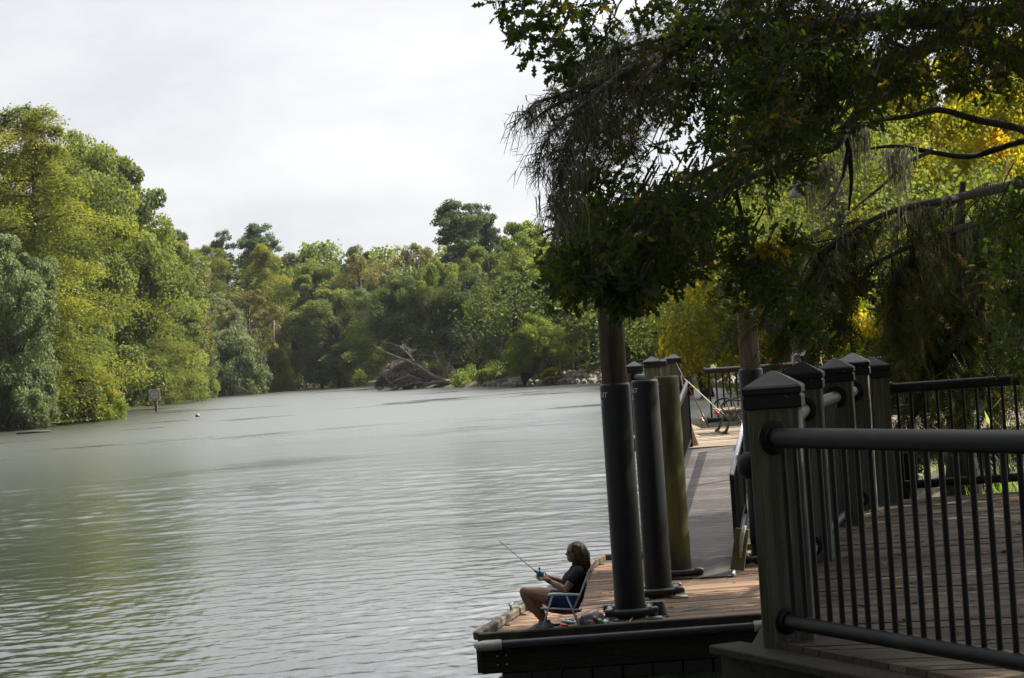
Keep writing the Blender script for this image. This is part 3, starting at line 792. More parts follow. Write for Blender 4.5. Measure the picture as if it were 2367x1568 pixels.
# bumper pipe with pale end fittings
pa, pb = onz(1140, 1491, ZK - .005), onz(1722, 1459, ZK - .005)
off = Vector((0, -.13, -.045))
pa2, pb2 = A + ax * .12 + off, A + ax * 3.10 + off
MB().tube([pa2, pa2.lerp(pb2, .5), pb2], .052, 14).build('bumper_pipe', M['pipe'], dock, True, auto=50)
mb = MB()
mb.tube([pa2 - ax * .17 + Vector((0, .06, 0)), pa2 - ax * .14, pa2 - ax * .08, pa2 + ax * .12], [.03, .05, .062, .062], 14)
mb.build('pipe_end', M['pvc'], dock, True, auto=50)
mb = MB(); mb.tube([pb2 - ax * .02, pb2 + ax * .12, pb2 + ax * .22], [.062, .066, .055], 14)
mb.build('pipe_end', M['pvc'], dock, True, auto=50)
mb = MB()
for dx, dz in ((.18, -.2), (.28, -.2), (.18, -.3), (.28, -.3)):
    mb = MB(); mb.lathe([(.011, 0), (.013, .004), (.004, .010)], A + ax * dx + Vector((0, -.057, dz + .02)), 8, axis=(0, -1, 0))
    mb.build('bolt', M['galv'], dock)
# mooring cleat on the side kerb
c0 = A.lerp(D, .22) + Vector((-.03, 0, .105))
mb = MB(); mb.beam(c0, c0 + Vector((0, 0, .05)), .035, .06, bev=.006); mb.tube([c0 + lx * -.10 + Vector((0, 0, .075)), c0 + Vector((0, 0, .06)), c0 + lx * .10 + Vector((0, 0, .075))], [.012, .02, .012], 8)
mb.build('cleat', M['galv'], dock, True, auto=40)

# ------------------------------------------------------------------ mooring piles
def text_mesh(txt, size):
    cu = bpy.data.curves.new('t', 'FONT'); cu.body = txt; cu.size = size; cu.resolution_u = 3
    o = bpy.data.objects.new('t', cu); COL.objects.link(o)
    dg = bpy.context.evaluated_depsgraph_get(); me = bpy.data.meshes.new_from_object(o.evaluated_get(dg))
    bm = bmesh.new(); bm.from_mesh(me)
    bmesh.ops.triangulate(bm, faces=bm.faces)
    bmesh.ops.subdivide_edges(bm, edges=[e_ for e_ in bm.edges if e_.calc_length() > .02], cuts=2)
    bm.to_mesh(me); bm.free()
    vs = [v.co.copy() for v in me.vertices]; fs = [tuple(p.vertices) for p in me.polygons]
    bpy.data.objects.remove(o); bpy.data.meshes.remove(me); bpy.data.curves.remove(cu)
    return vs, fs
def pile(x, y, Y, r, ztop, wood_top, label, woodmat='pilewood', text=True, guide=True, strap=False, slv='sleeve'):
    base = pt(x, y, Y); c = Vector((base.x, Y, 0))
    root = thing('mooring_pile', label, 'pile', (c.x, c.y, -1.5), 'piles through the floating dock')
    mb = MB(); mb.lathe([(r, -1.5), (r, 1.0), (r, ztop - .03), (r - .008, ztop - .008), (r - .02, ztop), (r - .022, ztop - .08)], c, 40)
    mb.build('sleeve', M[slv], root, True, auto=40)
    rw = r * .84
    mb = MB()
    prof = [(rw * 1.02, ztop - .3), (rw, (ztop + wood_top) / 2), (rw * .97, wood_top - .015), (rw * .93, wood_top)]
    mb.lathe(prof, c, 28); mb.build('timber_core', M[woodmat], root, True, auto=40)
    if strap:
        mb = MB(); mb.beam(c + Vector((-.03, -rw - .004, ztop - .6)), c + Vector((-.03, -r - .004, ztop + .55)), .04, .012, up=(0, 1, 0))
        mb.build('strap', M['rubber'], root)
    if text:
        head = math.atan2(c.x, c.y)
        for txt, z, a1 in (('ENT', ztop - .155, -32), ('K', ztop - .245, -58)):
            vs, fs = text_mesh(txt, .083)
            wmax = max(v.x for v in vs); P = []
            for v in vs:
                a = rad(a1) + (v.x * 1.12 - wmax * 1.12) / r
                P.append(c + Vector((math.sin(a + head) * (r + .002), -math.cos(a + head) * (r + .002), z + v.y)))
            P = [Vector((c.x + math.sin(rad(a1) + (v.x - wmax) * 1.12 / r - head) * (r + .002), c.y - math.cos(rad(a1) + (v.x - wmax) * 1.12 / r - head) * (r + .002), z + v.y)) for v in vs]
            MB().add(P, fs, .5).build('lettering', M['white'], root)
    return c
P1 = pile(1458, 1425, 25.2, .180, 3.27, 4.34, 'tall black sleeved pile nearest the seated woman, dark wood rising out of its top', strap=True)
P2 = pile(1524, 1380, 27.1, .172, 3.26, 3.255, 'middle black pile sleeve with white letters, between the tall pile and the mossy one')
P3 = pile(1571, 1333, 29.2, .172, 3.262, 3.258, 'mossy pile sleeve with sunlit olive painted into its green beside the foot of the gangway', slv='sleevemoss_sun')
P4 = pile(1765, 1290, 30.4, .170, 3.27, 4.17, 'pile with a weathered grey wood top rising behind the nearest railing post', 'pilegrey', text=False)
def guide(c, r, label):
    g = thing('pile_guide', label, 'pile guide', (c.x, c.y, ZK), 'roller guides at the pile feet')
    q = r + .055
    for sx, sy in ((0, -1), (0, 1), (-1, 0), (1, 0)):
        m = Vector((c.x + sx * q, c.y + sy * q, ZK + .085)); d = Vector((abs(sy), abs(sx), 0))
        MB().tube([m - d * (q - .03), m - d * .05, m, m + d * .05, m + d * (q - .03)], [.047, .045, .042, .045, .047], 14).build('roller', M['rubber'], g, True, auto=45)
    for sx in (-1, 1):
        for sy in (-1, 1):
            p = Vector((c.x + sx * (q + .02), c.y + sy * (q + .02), ZK + .012))
            mb = MB(); mb.box(p, (.19, .19, .014)); mb.build('base_plate', M['galv'], g)
            mb = MB(); mb.lathe([(.04, -.055), (.050, -.04), (.050, .04), (.036, .06)], p + Vector((0, 0, .085)), 12, axis=(1, 0, 0)); mb.build('bracket', M['rubber'], g, True, auto=40)
guide(P1, .18, 'black roller guide on grey plates around the tall pile, nearest the woman')
guide(P2, .172, 'black roller guide around the middle pile')
guide(P3, .172, 'black roller guide beside the foot of the gangway')
guide(P4, .17, 'black roller guide around the pile behind the nearest railing post')
# low black stub bollard behind the first pile
b0 = onz(1524, 1421, ZK)
bl = MB(); bl.lathe([(.105, .0), (.105, .012), (.09, .014), (.075, .15), (.07, .158)], b0, 20)
tag(bl.build('dock_bollard', M['rubber'], None, True, loc=b0, auto=40), 'squat black tapered bollard on the dock behind the tall pile', 'bollard')
rp_ = MB(); q0, q1, q2 = onz(1485, 1440, ZK + .012), onz(1560, 1415, ZK + .012), onz(1640, 1400, ZK + .012)
rp_.tube([onz(1452, 1415, ZK + .02), onz(1490, 1412, ZK + .012), q1, q2], .006, 6)
tag(rp_.build('mooring_line', pmat('teal_line', (.12, .42, .36), rough=.6), None, loc=q0), 'thin teal line lying across the dock boards', 'rope')
rp_ = MB(); rp_.tube([onz(1395, 1437, ZK + .02), onz(1425, 1441, ZK + .012), onz(1455, 1437, ZK + .02), onz(1462, 1428, ZK + .02)], .009, 6)
tag(rp_.build('mooring_line', M['pvc'], None, loc=q0), 'short pale rope lying before the nearest pile guide', 'rope')

# ------------------------------------------------------------------ railings
def baluster_mesh(r, h, mat):
    mb = MB(); mb.tube([(0, 0, 0), (0, 0, h)], r, 8, cap=False)
    me = bpy.data.meshes.new('baluster'); me.from_pydata(mb.v, [], mb.f)
    me.polygons.foreach_set('use_smooth', [True] * len(me.polygons)); me.materials.append(mat); return me
def railing(a, b, label, z0=ZD, zt=1.19, zb=.12, rt=.058, rb=.045, rbal=.0165, step=.133, name='railing', group='black pipe railings', flange=True, bal=True):
    a, b = Vector((a[0], a[1], z0)), Vector((b[0], b[1], z0))
    d = (b - a); L_ = d.length; d.normalize()
    r = thing(name, label, 'railing', a, group)
    for nm, z, q in (('top_rail', zt, rt), ('bottom_rail', zb, rb)):
        p, e_ = a + Vector((0, 0, z)), b + Vector((0, 0, z))
        MB().tube([p, p.lerp(e_, .33), p.lerp(e_, .66), e_], q, 20).build(nm, M['metal'], r, True, auto=50)
        if flange:
            for s_, pp in ((1, p), (-1, e_)):
                mb = MB(); mb.lathe([(q * 1.75, 0), (q * 1.75, .012), (q * 1.3, .02), (q * 1.3, .05)], pp, 18, axis=d * s_)
                mb.build('flange', M['metal'], r, True, auto=40)
    if bal:
        me = baluster_mesh(rbal, zt - zb, M['metal']); n = int(L_ / step)
        for i in range(n):
            o = bpy.data.objects.new('baluster', me); link(o, r); o.location = (d * (step * (i + .75))) + Vector((0, 0, zb))
    return r
def post(c, label, ztop, rot=0.0, s=.30, z0=ZD - .35, capw=.345, group='square wood posts with black caps', dome=None):
    r = thing('railing_post', label, 'post', (c[0], c[1], z0), group)
    zc = ztop - .19
    m = Matrix.Rotation(rot, 3, 'Z')
    MB().box((c[0], c[1], (z0 + zc + .02) / 2), (s, s, zc + .02 - z0), m=m, bev=.008).build('shaft', M['post'], r)
    mb = MB(); hw = capw / 2; vs = []; fs = []
    prof = [(hw - .012, zc - .03), (hw - .004, zc - .022), (hw - .004, zc + .035), (hw - .012, zc + .043), (hw - .012, zc + .052), (hw, zc + .06), (hw, zc + .092), (hw - .012, zc + .105), (.022, ztop - .004), (.0, ztop)]
    for q, z in prof:
        for sx, sy in ((-1, -1), (1, -1), (1, 1), (-1, 1)):
            p = m @ Vector((sx * q, sy * q, 0)); vs.append((c[0] + p.x, c[1] + p.y, z))
    for i in range(len(prof) - 1):
        for k in range(4):
            fs.append((i * 4 + k, i * 4 + (k + 1) % 4, i * 4 + 4 + (k + 1) % 4, i * 4 + 4 + k))
    fs.append((3, 2, 1, 0))
    mb.add(vs, fs, .5); mb.build('cap', M['cap'], r)
    return r
ROW = rad(-11.4)
dr = Vector((math.sin(rad(11.4)), math.cos(rad(11.4)), 0)); sr = Vector((dr.y, -dr.x, 0))
def cpos(x, y, Y): p = pt(x, y, Y); return Vector((p.x, Y, p.z))
N1 = cpos(1785, 857, 12.55); N2 = cpos(1851, 836, 16.9); N3 = cpos(1929, 828, 19.7); N4 = cpos(1969, 816, 21.3); N5 = cpos(2012, 825, 22.0)
post(N1, 'nearest weathered square post with a black pyramid cap', N1.z, ROW)
post(N2, 'second square post in the row behind the nearest one', N2.z, ROW)
post(N3, 'third square post in the near row, white scuffs on its black cap', N3.z, ROW)
post(N4, 'square post left of the pair ending the near row', N4.z, ROW)
post(N5, 'square post right of the pair, where the far right railing starts', N5.z, 0)
fr0 = N1 + Vector((-.04, -.165, 0)); 
fb = onz(2367, 1532, ZD + .12); fdir = Vector((fb.x - fr0.x, fb.y - fr0.y, 0)).normalized()
fr1 = fr0 + fdir * 4.1
railing(fr0, fr1, 'nearest black pipe railing crossing the lower right corner of the view', zt=1.185)
def between(p, q, label, **kw):
    d = Vector((q.x - p.x, q.y - p.y, 0)).normalized()
    return railing(p + d * .15, q - d * .15, label, **kw)
between(N1, N2, 'black railing running back between the nearest and second posts')
between(N2, N3, 'black railing between the second and third posts, its thick flanges showing')
between(N3, N4, 'short black railing between the third post and the end pair')
railing(N5 + Vector((.15, 0, 0)), (6.4, N5.y), 'black railing along the far side of the shaded boardwalk at right', zt=1.17, zb=.17, step=.135, rt=.055)
# pipe cap on the hidden left face of the nearest post
mb = MB(); mb.ball(N1 + Vector((-.17, .05, 0)) - Vector((0, 0, N1.z - 2.92)), (.07, .07, .085))
tag(mb.build('pipe_cap', M['cap'], None, True, loc=N1), 'small black dome fixed to the left side of the nearest post', 'dome')

# ------------------------------------------------------------------ near boardwalk
bw = thing('boardwalk', 'shaded wooden boardwalk behind the nearest railing', 'boardwalk', (N1.x, N1.y, ZD))
e0 = N1 + Vector((-.12, -.10, 0)); e1 = fr1 + Vector((0, -.02, 0))
quad = [(e0.x, e0.y), (e1.x, e1.y), (6.6, e1.y), (6.6, N5.y + .25), (N4.x + .02, N5.y + .25)]
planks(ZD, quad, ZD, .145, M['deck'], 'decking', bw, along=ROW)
mb = MB()
nrm = Vector((fdir.y, -fdir.x, 0)); nrm = nrm if nrm.y < 0 else -nrm
s0 = e0 - fdir * .35 + nrm * .10
mb.beam(Vector((s0.x, s0.y, ZD - .20)), Vector((e1.x, e1.y, ZD - .20)) + nrm * .10, .14, .30, bev=.02)
mb.beam(Vector((s0.x, s0.y, ZD - .055)) + nrm * .03, Vector((e1.x, e1.y, ZD - .055)) + nrm * .13, .22, .05, bev=.008)
mb.build('edge_beam', M['timber'], bw)
mb = MB()
mb.beam(Vector((e0.x - .06, e0.y + .25, ZD - .22)), Vector((N4.x - .2, N5.y, ZD - .22)), .12, .32, bev=.02)
mb.build('edge_beam', M['timber'], bw)
sup = [(N1.lerp(N4, i / 4).x + .3, N1.lerp(N4, i / 4).y + .2) for i in range(5)] + [(fr0.lerp(fr1, i / 2).x + .1, fr0.lerp(fr1, i / 2).y + .25) for i in range(3)]
for (x, y) in sup:
    MB().lathe([(.15, -1.8), (.15, ZD - .36)], (x, y, 0), 14).build('support_pile', M['timber'], bw, True, auto=40)

def litter():
    rs = np.random.default_rng(4); C = []
    for _ in range(150):
        u, v = rs.uniform(), rs.uniform(); p = (A + (B - A) * u) * (1 - v) + (D + (Cc - D) * u) * v; C.append((p.x, p.y, ZK + .012))
    for _ in range(200):
        Y = rs.uniform(11, 21.5); x0 = N1.x + (Y - 12.5) * .2 + .1; C.append((rs.uniform(x0, 5.6), Y, ZD + .012))
    C = np.array(C); n = len(C)
    V = leaf_cloud(rs, C, np.zeros((n, 3)), .075, 2.0, .5, 2)
    o = bpy.data.objects.new('fallen_leaves', np_mesh('fallen_leaves', V, np.arange(n * 4), np.arange(n) * 4, np.full(n, 4), rs.uniform(0, 1, n), [leafmat('dry_leaf', (.12, .07, .03), (.32, .2, .08), trans=.1)])); link(o)
    tag(o, 'dry brown leaves scattered over the dock and boardwalk boards', 'leaves', kind='stuff')
litter()

# ------------------------------------------------------------------ far boardwalk platform
fpY0, fpY1 = 36.75, 44.9
fp = thing('boardwalk', 'sunlit boardwalk platform at the top of the gangway', 'boardwalk', (3, fpY0, ZD))
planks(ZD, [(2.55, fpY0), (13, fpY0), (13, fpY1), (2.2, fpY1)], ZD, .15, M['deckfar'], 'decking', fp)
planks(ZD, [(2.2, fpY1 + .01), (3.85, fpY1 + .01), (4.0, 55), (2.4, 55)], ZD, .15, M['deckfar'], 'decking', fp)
mb = MB()
mb.beam((2.5, fpY0 - .05, ZD - .2), (13, fpY0 - .05, ZD - .2), .1, .3); mb.beam((2.2, fpY1 + .06, ZD - .2), (13, fpY1 + .06, ZD - .2), .1, .3)
mb.build('edge_beam', M['timber'], fp)
for (x, y) in [(x, y) for x in (2.7, 5.2, 8, 11) for y in (37.2, 44.4)] + [(3.6, y) for y in (48, 51, 54)]:
    MB().lathe([(.15, -1.8), (.15, ZD - .05)], (x, y, 0), 12).build('support_pile', M['timber'], fp, True, auto=40)
FA = cpos(1465, 836, 44.2); FB = cpos(1506, 824.5, 41.5); FC = cpos(1539, 826.5, 55); FD = cpos(1556, 819, 50); FP = cpos(1869, 808.6, 36.9)
post(FA, 'leftmost of the four pale-capped posts beyond the mooring piles', FA.z)
post(FB, 'largest of the four pale-capped posts beyond the mooring piles', FB.z)
post(FC, 'smallest of the four pale-capped posts beyond the mooring piles, half hidden', FC.z)
post(FD, 'rightmost of the four pale-capped posts, at the end of the far railing', FD.z)
post(FP, 'sunlit square post in front of the man in the blue shirt', FP.z)
between(FB, FA, 'far railing between two pale-capped posts, mostly behind the piles')
railing((3.95, 44.6), (7.2, 44.6), 'black railing along the water side of the far platform behind the bench', zt=1.20, zb=.17, rt=.062, rb=.055, step=.142, rbal=.02)
railing((7.25, 44.6), (11.5, 44.6), 'black railing of the far platform continuing behind the blue-shirted man', zt=1.20, zb=.17, rt=.062, rb=.055, step=.142, rbal=.02)

# ------------------------------------------------------------------ gangway
g0r = pt(1708, 1257, 29.3); g0z = g0r.z; g0 = Vector((g0r.x, 29.3, g0z)); 
gt = pt(1725, 939, 34.4); grn = pt(1685, 1087, 29.3)
gdir2 = Vector((gt.x - grn.x, gt.y - grn.y, 0)); gdir2.normalize()
GL = (fpY0 - 29.3) / gdir2.y
gR0 = Vector((grn.x + .03, 29.3, .72)); gR1 = gR0 + gdir2 * GL; gR1.z = ZD
gs = Vector((gdir2.y, -gdir2.x, 0)); GW = 1.16
gL0 = gR0 - gs * GW; gL1 = gR1 - gs * GW
gw = thing('gangway', 'sloping gangway from the floating dock up to the far platform', 'gangway', gL0)
gd = (gR1 - gR0); glen = gd.length; gdn = gd.normalized()
mb = MB(); n = int(glen / .155)
for i in range(n):
    a = gL0.lerp(gL1, i / n); b = gR0.lerp(gR1, i / n); c_ = gR0.lerp(gR1, (i + .97) / n); d_ = gL0.lerp(gL1, (i + .97) / n)
    u = gdn.cross(gs).normalized() * -.03
    if u.z > 0: u = -u
    P = [a, b, c_, d_]; mb.add(P + [p + u for p in P], [(0, 1, 2, 3), (7, 6, 5, 4), (0, 4, 5, 1), (1, 5, 6, 2), (2, 6, 7, 3), (3, 7, 4, 0)])
mb.build('tread', M['ramp'], gw)
mb = MB()
for a, b in ((gL0, gL1), (gR0, gR1)): mb.beam(a + Vector((0, 0, -.06)), b + Vector((0, 0, -.06)), .06, .14)
mb.build('side_beam', M['metal'], gw)
pl0, pl1 = gL0 - gdir2 * .02, gR0 - gdir2 * .02
q0 = onz(1694, 1331, ZK + .02); q1 = Vector((q0.x - GW * gs.x, q0.y - GW * gs.y, ZK + .02))
mb = MB(); dn = Vector((0, 0, -.02))
P = [q1, q0, pl1, pl0]; mb.add(P + [p + dn for p in P], [(0, 1, 2, 3), (7, 6, 5, 4), (0, 4, 5, 1), (1, 5, 6, 2), (2, 6, 7, 3), (3, 7, 4, 0)], .3)
mb.build('transition_plate', M['ramp'], gw)
MB().beam(q0 + Vector((.012, 0, .012)), pl1 + Vector((.012, 0, .012)), .03, .04).build('plate_edge', M['alu'], gw)
RH = Vector((0, 0, 1.12))
for nm, a, b in (('right', gR0, gR1), ('left', gL0, gL1)):
    MB().tube([a + RH, a.lerp(b, .5) + RH, b + RH], .032, 12).build('handrail', M['alu' if nm == 'right' else 'metal'], gw, True)
    mb = MB(); mb.beam(a + RH * .93, b + RH * .93, .03, .05); mb.beam(a + RH * .12, b + RH * .12, .03, .04); mb.build('rail', M['metal'], gw)
    for p in (a, a.lerp(b, .33), a.lerp(b, .66), b):
        MB().beam(p + Vector((0, 0, -.1)), p + RH, .055, .055).build('rail_post', M['metal'], gw)
    me = baluster_mesh(.009, 1.12 * .81, M['metal']); n = int(glen / .13)
    for i in range(1, n):
        o = bpy.data.objects.new('baluster', me); link(o, gw); o.location = a.lerp(b, i / n) + RH * .12 - WLOC[gw.name]
# tall gate posts at the head of the gangway, left side
for x, lab in ((1571, 'left black gate post at the head of the gangway'), (1581, 'right black gate post at the head of the gangway, hinge rings on it')):
    p = onz(x + 4, 1031, ZD); tp = pt(x, 872, p.y)
    mb = MB(); mb.tube([(p.x, p.y, ZD - .3), (p.x, p.y, tp.z - .03), (p.x, p.y, tp.z)], [.036, .036, .03], 12)
    for z in (2.15, 2.95): mb.lathe([(.036, -.03), (.055, -.02), (.055, .02), (.036, .03)], (p.x, p.y, z), 12)
    tag(mb.build('gate_post', M['metal'], None, True, loc=(p.x, p.y, ZD), auto=40), lab, 'gate post', 'gate posts at the gangway')
# mossy plank and a chain beside the gangway foot
a, b = pt(1716, 1222, 29.0), pt(1704, 1318, 28.9)
mb = MB(); mb.beam(a, b, .05, .19, bev=.01, up=(1, 0, 0))
tag(mb.build('bumper_plank', pmat('mossy_plank', (.05, .052, .014), (.10, .10, .03), scale=5, rough=.9), None, loc=b), 'mossy yellow-green plank hanging beside the foot of the gangway', 'plank')
mb = MB(); mb.tube([pt(1722, 1215, 28.9), pt(1714, 1245, 28.9), pt(1711, 1290, 28.9)], .028, 8)
tag(mb.build('mooring_line', M['galv'], None, True, loc=a), 'frayed grey rope hanging beside the mossy plank', 'rope')

# ------------------------------------------------------------------ things on the far platform
def bench():
    p = onz(1672, 1003, ZD); bx, by = p.x, 41.3
    r = thing('park_bench', 'old iron bench with slatted seat on the far platform', 'bench', (bx, by, ZD))
    L_ = 1.5
    for y, dx in ((by, 0), (by + L_, 0)):
        mb = MB()
        V = lambda x, z: Vector((bx + x, y, ZD + z))
        mb.tube([V(-.03, 0), V(.04, .06), V(.10, .2), V(.16, .30), V(.13, .40)], [.035, .03, .026, .026, .03], 8)
        mb.tube([V(.62, 0), V(.55, .06), V(.46, .2), V(.42, .30), V(.46, .40)], [.035, .03, .026, .026, .03], 8)
        mb.tube([V(.16, .30), V(.30, .26), V(.42, .30)], [.02, .018, .02], 8)
        mb.beam(V(-.04, .01), V(.06, .01), .06, .03); mb.beam(V(.55, .01), V(.66, .01), .06, .03)
        mb.tube([V(-.02, .41), V(.2, .43), V(.5, .41)], .022, 8)
        mb.tube([V(.5, .41), V(.60, .62), V(.66, .85)], [.025, .022, .018], 8)
        for k in range(3): mb.tube([V(.08 + .13 * k, .42), V(.12 + .13 * k, .5), V(.08 + .14 * k, .58), V(.05 + .16 * k, .64)], .009, 6)
        mb.build('end_frame', M['bench'] if 'bench' in M else M['metal'], r, True)
        mb = MB(); mb.tube([V(.02, .44), V(-.03, .53), V(.04, .62), V(.18, .66), V(.32, .63), V(.48, .66), V(.62, .66)], [.016, .018, .02, .02, .018, .018, .018], 8)
        mb.build('armrest', M['alu'] if False else M['cap'], r, True)
    for k in range(5):
        MB().beam((bx - .02 + k * .115, by - .06, ZD + .455), (bx - .02 + k * .115, by + L_ + .06, ZD + .455), .085, .03, bev=.006).build('seat_slat', M['deckfar'], r)
    for k in range(3):
        MB().beam((bx + .55 + k * .05, by - .04, ZD + .56 + k * .12), (bx + .55 + k * .05, by + L_ + .04, ZD + .56 + k * .12), .025, .085, bev=.006).build('back_slat', M['deckfar'], r)
M['bench'] = pmat('greenish_cast_iron', (.05, .052, .042), (.12, .12, .09), rough=.7, scale=12, bump=.6)
bench()
def rod(tip, butt, label, blank, group, reel_at, reelmat, rt=.004, rb=.010, handle=.22, reel=.045):
    r = thing('fishing_rod', label, 'fishing rod', butt, group)
    h = butt.lerp(tip, handle)
    MB().tube([h, h.lerp(tip, .5), tip], [rb * .7, (rb + rt) * .4, rt], 8).build('blank', blank, r, True)
    MB().tube([butt, butt.lerp(h, .5), h], [rb * 1.5, rb * 1.15, rb * 1.3], 10).build('handle', M['rubber'], r, True)
    d = (tip - butt).normalized(); mb = MB(); sd_ = Vector((0, 0, -1)); sd_ = (sd_ - d * sd_.dot(d)).normalized()
    c = butt.lerp(tip, reel_at) + sd_ * (reel + .025)
    mb.lathe([(reel * .55, -reel), (reel, -reel * .55), (reel * .7, 0), (reel, reel * .4), (reel * .6, reel)], c, 14, axis=d)
    mb.tube([c, c - sd_ * (reel + .02)], .009, 8)
    mb.build('reel', reelmat, r, True, auto=40)
    mb = MB(); side = d.cross(sd_).normalized()
    mb.tube([c, c + side * reel * 1.4, c + side * reel * 1.5 + sd_ * reel * .9], .006, 6); mb.ball(c + side * reel * 1.5 + sd_ * reel, .014)
    mb.build('crank', M['rubber'], r, True)
    for k in (.35, .5, .65, .8, .93):
        p = butt.lerp(tip, k); MB().lathe([(.006, -.004), (.011, 0), (.006, .004)], p + sd_ * .008, 8, axis=d).build('guide_ring', M['rubber'], r)
    return r
redm = pmat('red_reel', (.42, .02, .04), (.3, .015, .03), rough=.25, scale=9)
rod(pt(1584, 877, 40.4), pt(1686, 972, 41.0), 'white fishing rod with a red reel leaning at the gate post beside the bench', pmat('white_blank', (.72, .72, .70), (.2, .2, .2), rough=.4, scale=4, lo=.62, hi=.64), 'rods leaning on the far platform', .26, redm, rt=.007, rb=.015, reel=.045)
rod(pt(1562, 838, 43.0), pt(1639, 988, 43.2), 'dark red fishing rod with a red reel leaning left of the white rod', pmat('red_blank', (.20, .02, .015), rough=.4), 'rods leaning on the far platform', .14, redm, rt=.006, rb=.013, reel=.045)
# straw broom
bc = onz(1603, 1031, ZD)
br = thing('straw_broom', 'tan straw broom standing bristles-down beside the gate post', 'broom', (bc.x, bc.y, ZD))
mb = MB()
for i in range(110):
    u, v = rnd.uniform(-1, 1), rnd.uniform(-1, 1)
    mb.tube([(bc.x - .045 + u * .015, bc.y + v * .02, ZD + .46), (bc.x - .02 + u * .05, bc.y + v * .03, ZD + .2), (bc.x + u * .095 + .0, bc.y + v * .045, ZD + rnd.uniform(0, .03))], [.006, .007, .005], 4, cap=False)
mb.build('bristles', pmat('straw', (.52, .36, .18), (.66, .5, .30), scale=30, rough=.8, tintv=.25), br)
MB().tube([(bc.x - .045, bc.y, ZD + .42), (bc.x - .14, bc.y + .05, ZD + 1.25)], .013, 8).build('handle', M['pilewood'], br, True)

# ------------------------------------------------------------------ sign, buoy, footbridge, fence, stones
sp = onz(358, 952, 0); sY = sp.y
sg = thing('channel_sign', 'white square sign with an orange ring on a post standing in the river', 'sign', (sp.x, sY, -.5))
st = pt(357, 913, sY)
mb = MB(); mb.box((st.x, sY, st.z), (1.42, .05, 1.42)); mb.build('board', pmat('sign_white', (.62, .64, .62), (.52, .54, .53), rough=.6, scale=3), sg)
mb = MB(); mb.lathe([(.52, -.03), (.52, -.036), (.64, -.036), (.64, -.03)], (st.x, sY, st.z), 32, axis=(0, 1, 0)); mb.build('ring', pmat('sign_orange', (.50, .16, .06), rough=.6), sg)
mb = MB(); 
mb.lathe([(.518, -.029), (.518, -.033)], (st.x, sY, st.z), 32, axis=(0, 1, 0)); mb.build('face', pmat('sign_face', (.58, .61, .60), rough=.6), sg)
mb = MB()
for z, w_ in ((.28, .34), (.06, .62), (-.10, .72)):
    mb.box((st.x, sY - .037, st.z + z), (w_, .004, .09))
mb.build('worn_lettering', pmat('faded_ink', (.16, .2, .2), (.5, .52, .5), scale=9, lo=.45, hi=.55), sg)
mb = MB(); mb.tube([(st.x + .1, sY + .24, -1), (st.x + .08, sY + .24, st.z + .5)], .19, 12); mb.beam((st.x + .22, sY - .04, .2), (st.x + .18, sY - .04, st.z - .6), .14, .1)
mb.build('pole', M['pilegrey'], sg, True, auto=40)
bp_ = onz(457, 964, 0)
mb = MB(); mb.ball(bp_ + Vector((0, 0, .10)), (.21, .21, .24)); 
bo = mb.build('buoy', pmat('tan_buoy', (.30, .16, .08), (.40, .25, .15), rough=.6, scale=6), None, True, loc=bp_); tag(bo, 'small tan ball buoy floating in the river right of the round sign', 'buoy')
mb = MB(); mb.lathe([(.20, 0), (.235, .02), (.235, .06), (.20, .08)], bp_, 16); o = mb.build('collar', M['rubber'], bo, True, auto=40)

# footbridge behind the fallen tree
fb0, fb1 = pt(958, 872, 352), pt(1160, 862, 352)
fz = pt(1050, 866, 352).z
fbr = thing('footbridge', 'low dark footbridge with railings behind the fallen tree', 'footbridge', (fb0.x, 352, 0))
mb = MB(); mb.beam((fb0.x, 352, fz), (fb1.x, 352, fz), 2.2, .3); mb.build('deck', M['pilegrey'], fbr)
mb = MB(); mb.beam((fb0.x, 352, fz - .6), (fb1.x, 352, fz - .6), 1.6, .7)
for i in range(6):
    x = fb0.x + (fb1.x - fb0.x) * i / 5; mb.box((x, 351.2, fz / 2 - .6), (.4, .4, fz + 1.6))
mb.build('support', M['timber'], fbr)
mb = MB()
mb.beam((fb0.x, 351, fz + 1.3), (fb1.x, 351, fz + 1.3), .1, .12); mb.beam((fb0.x, 351, fz + .7), (fb1.x, 351, fz + .7), .06, .1)
for i in range(9):
    x = fb0.x + (fb1.x - fb0.x) * i / 8; mb.box((x, 351, fz + .65), (.14, .14, 1.4))
mb.build('railing', M['pilegrey'], fbr)
# white park fence
f0, f1 = pt(1392, 822, 268), pt(1432, 820, 268); fzg = gz(f0.x, 268)
fe = thing('park_fence', 'low pale rail fence on the lawn beyond the stones', 'fence', (f0.x, 268, fzg))
mb = MB()
for z in (.35, .75, 1.15): mb.beam((f0.x, 268, fzg + z), (f1.x + 4, 268, fzg + z), .06, .12)
mb.beam((f0.x - 3.5, 262, fzg + 1.9), (f0.x, 268, fzg + 2.6), .06, .12); mb.beam((f0.x - 3.5, 262, fzg + .8), (f0.x, 268, fzg + 1.3), .06, .12)
mb.build('rail', M['alu'], fe)
mb = MB()
for i in range(5): mb.box((f0.x + i * (f1.x + 4 - f0.x) / 4, 268.1, fzg + .6), (.12, .12, 1.25))
mb.build('fence_post', M['alu'], fe)
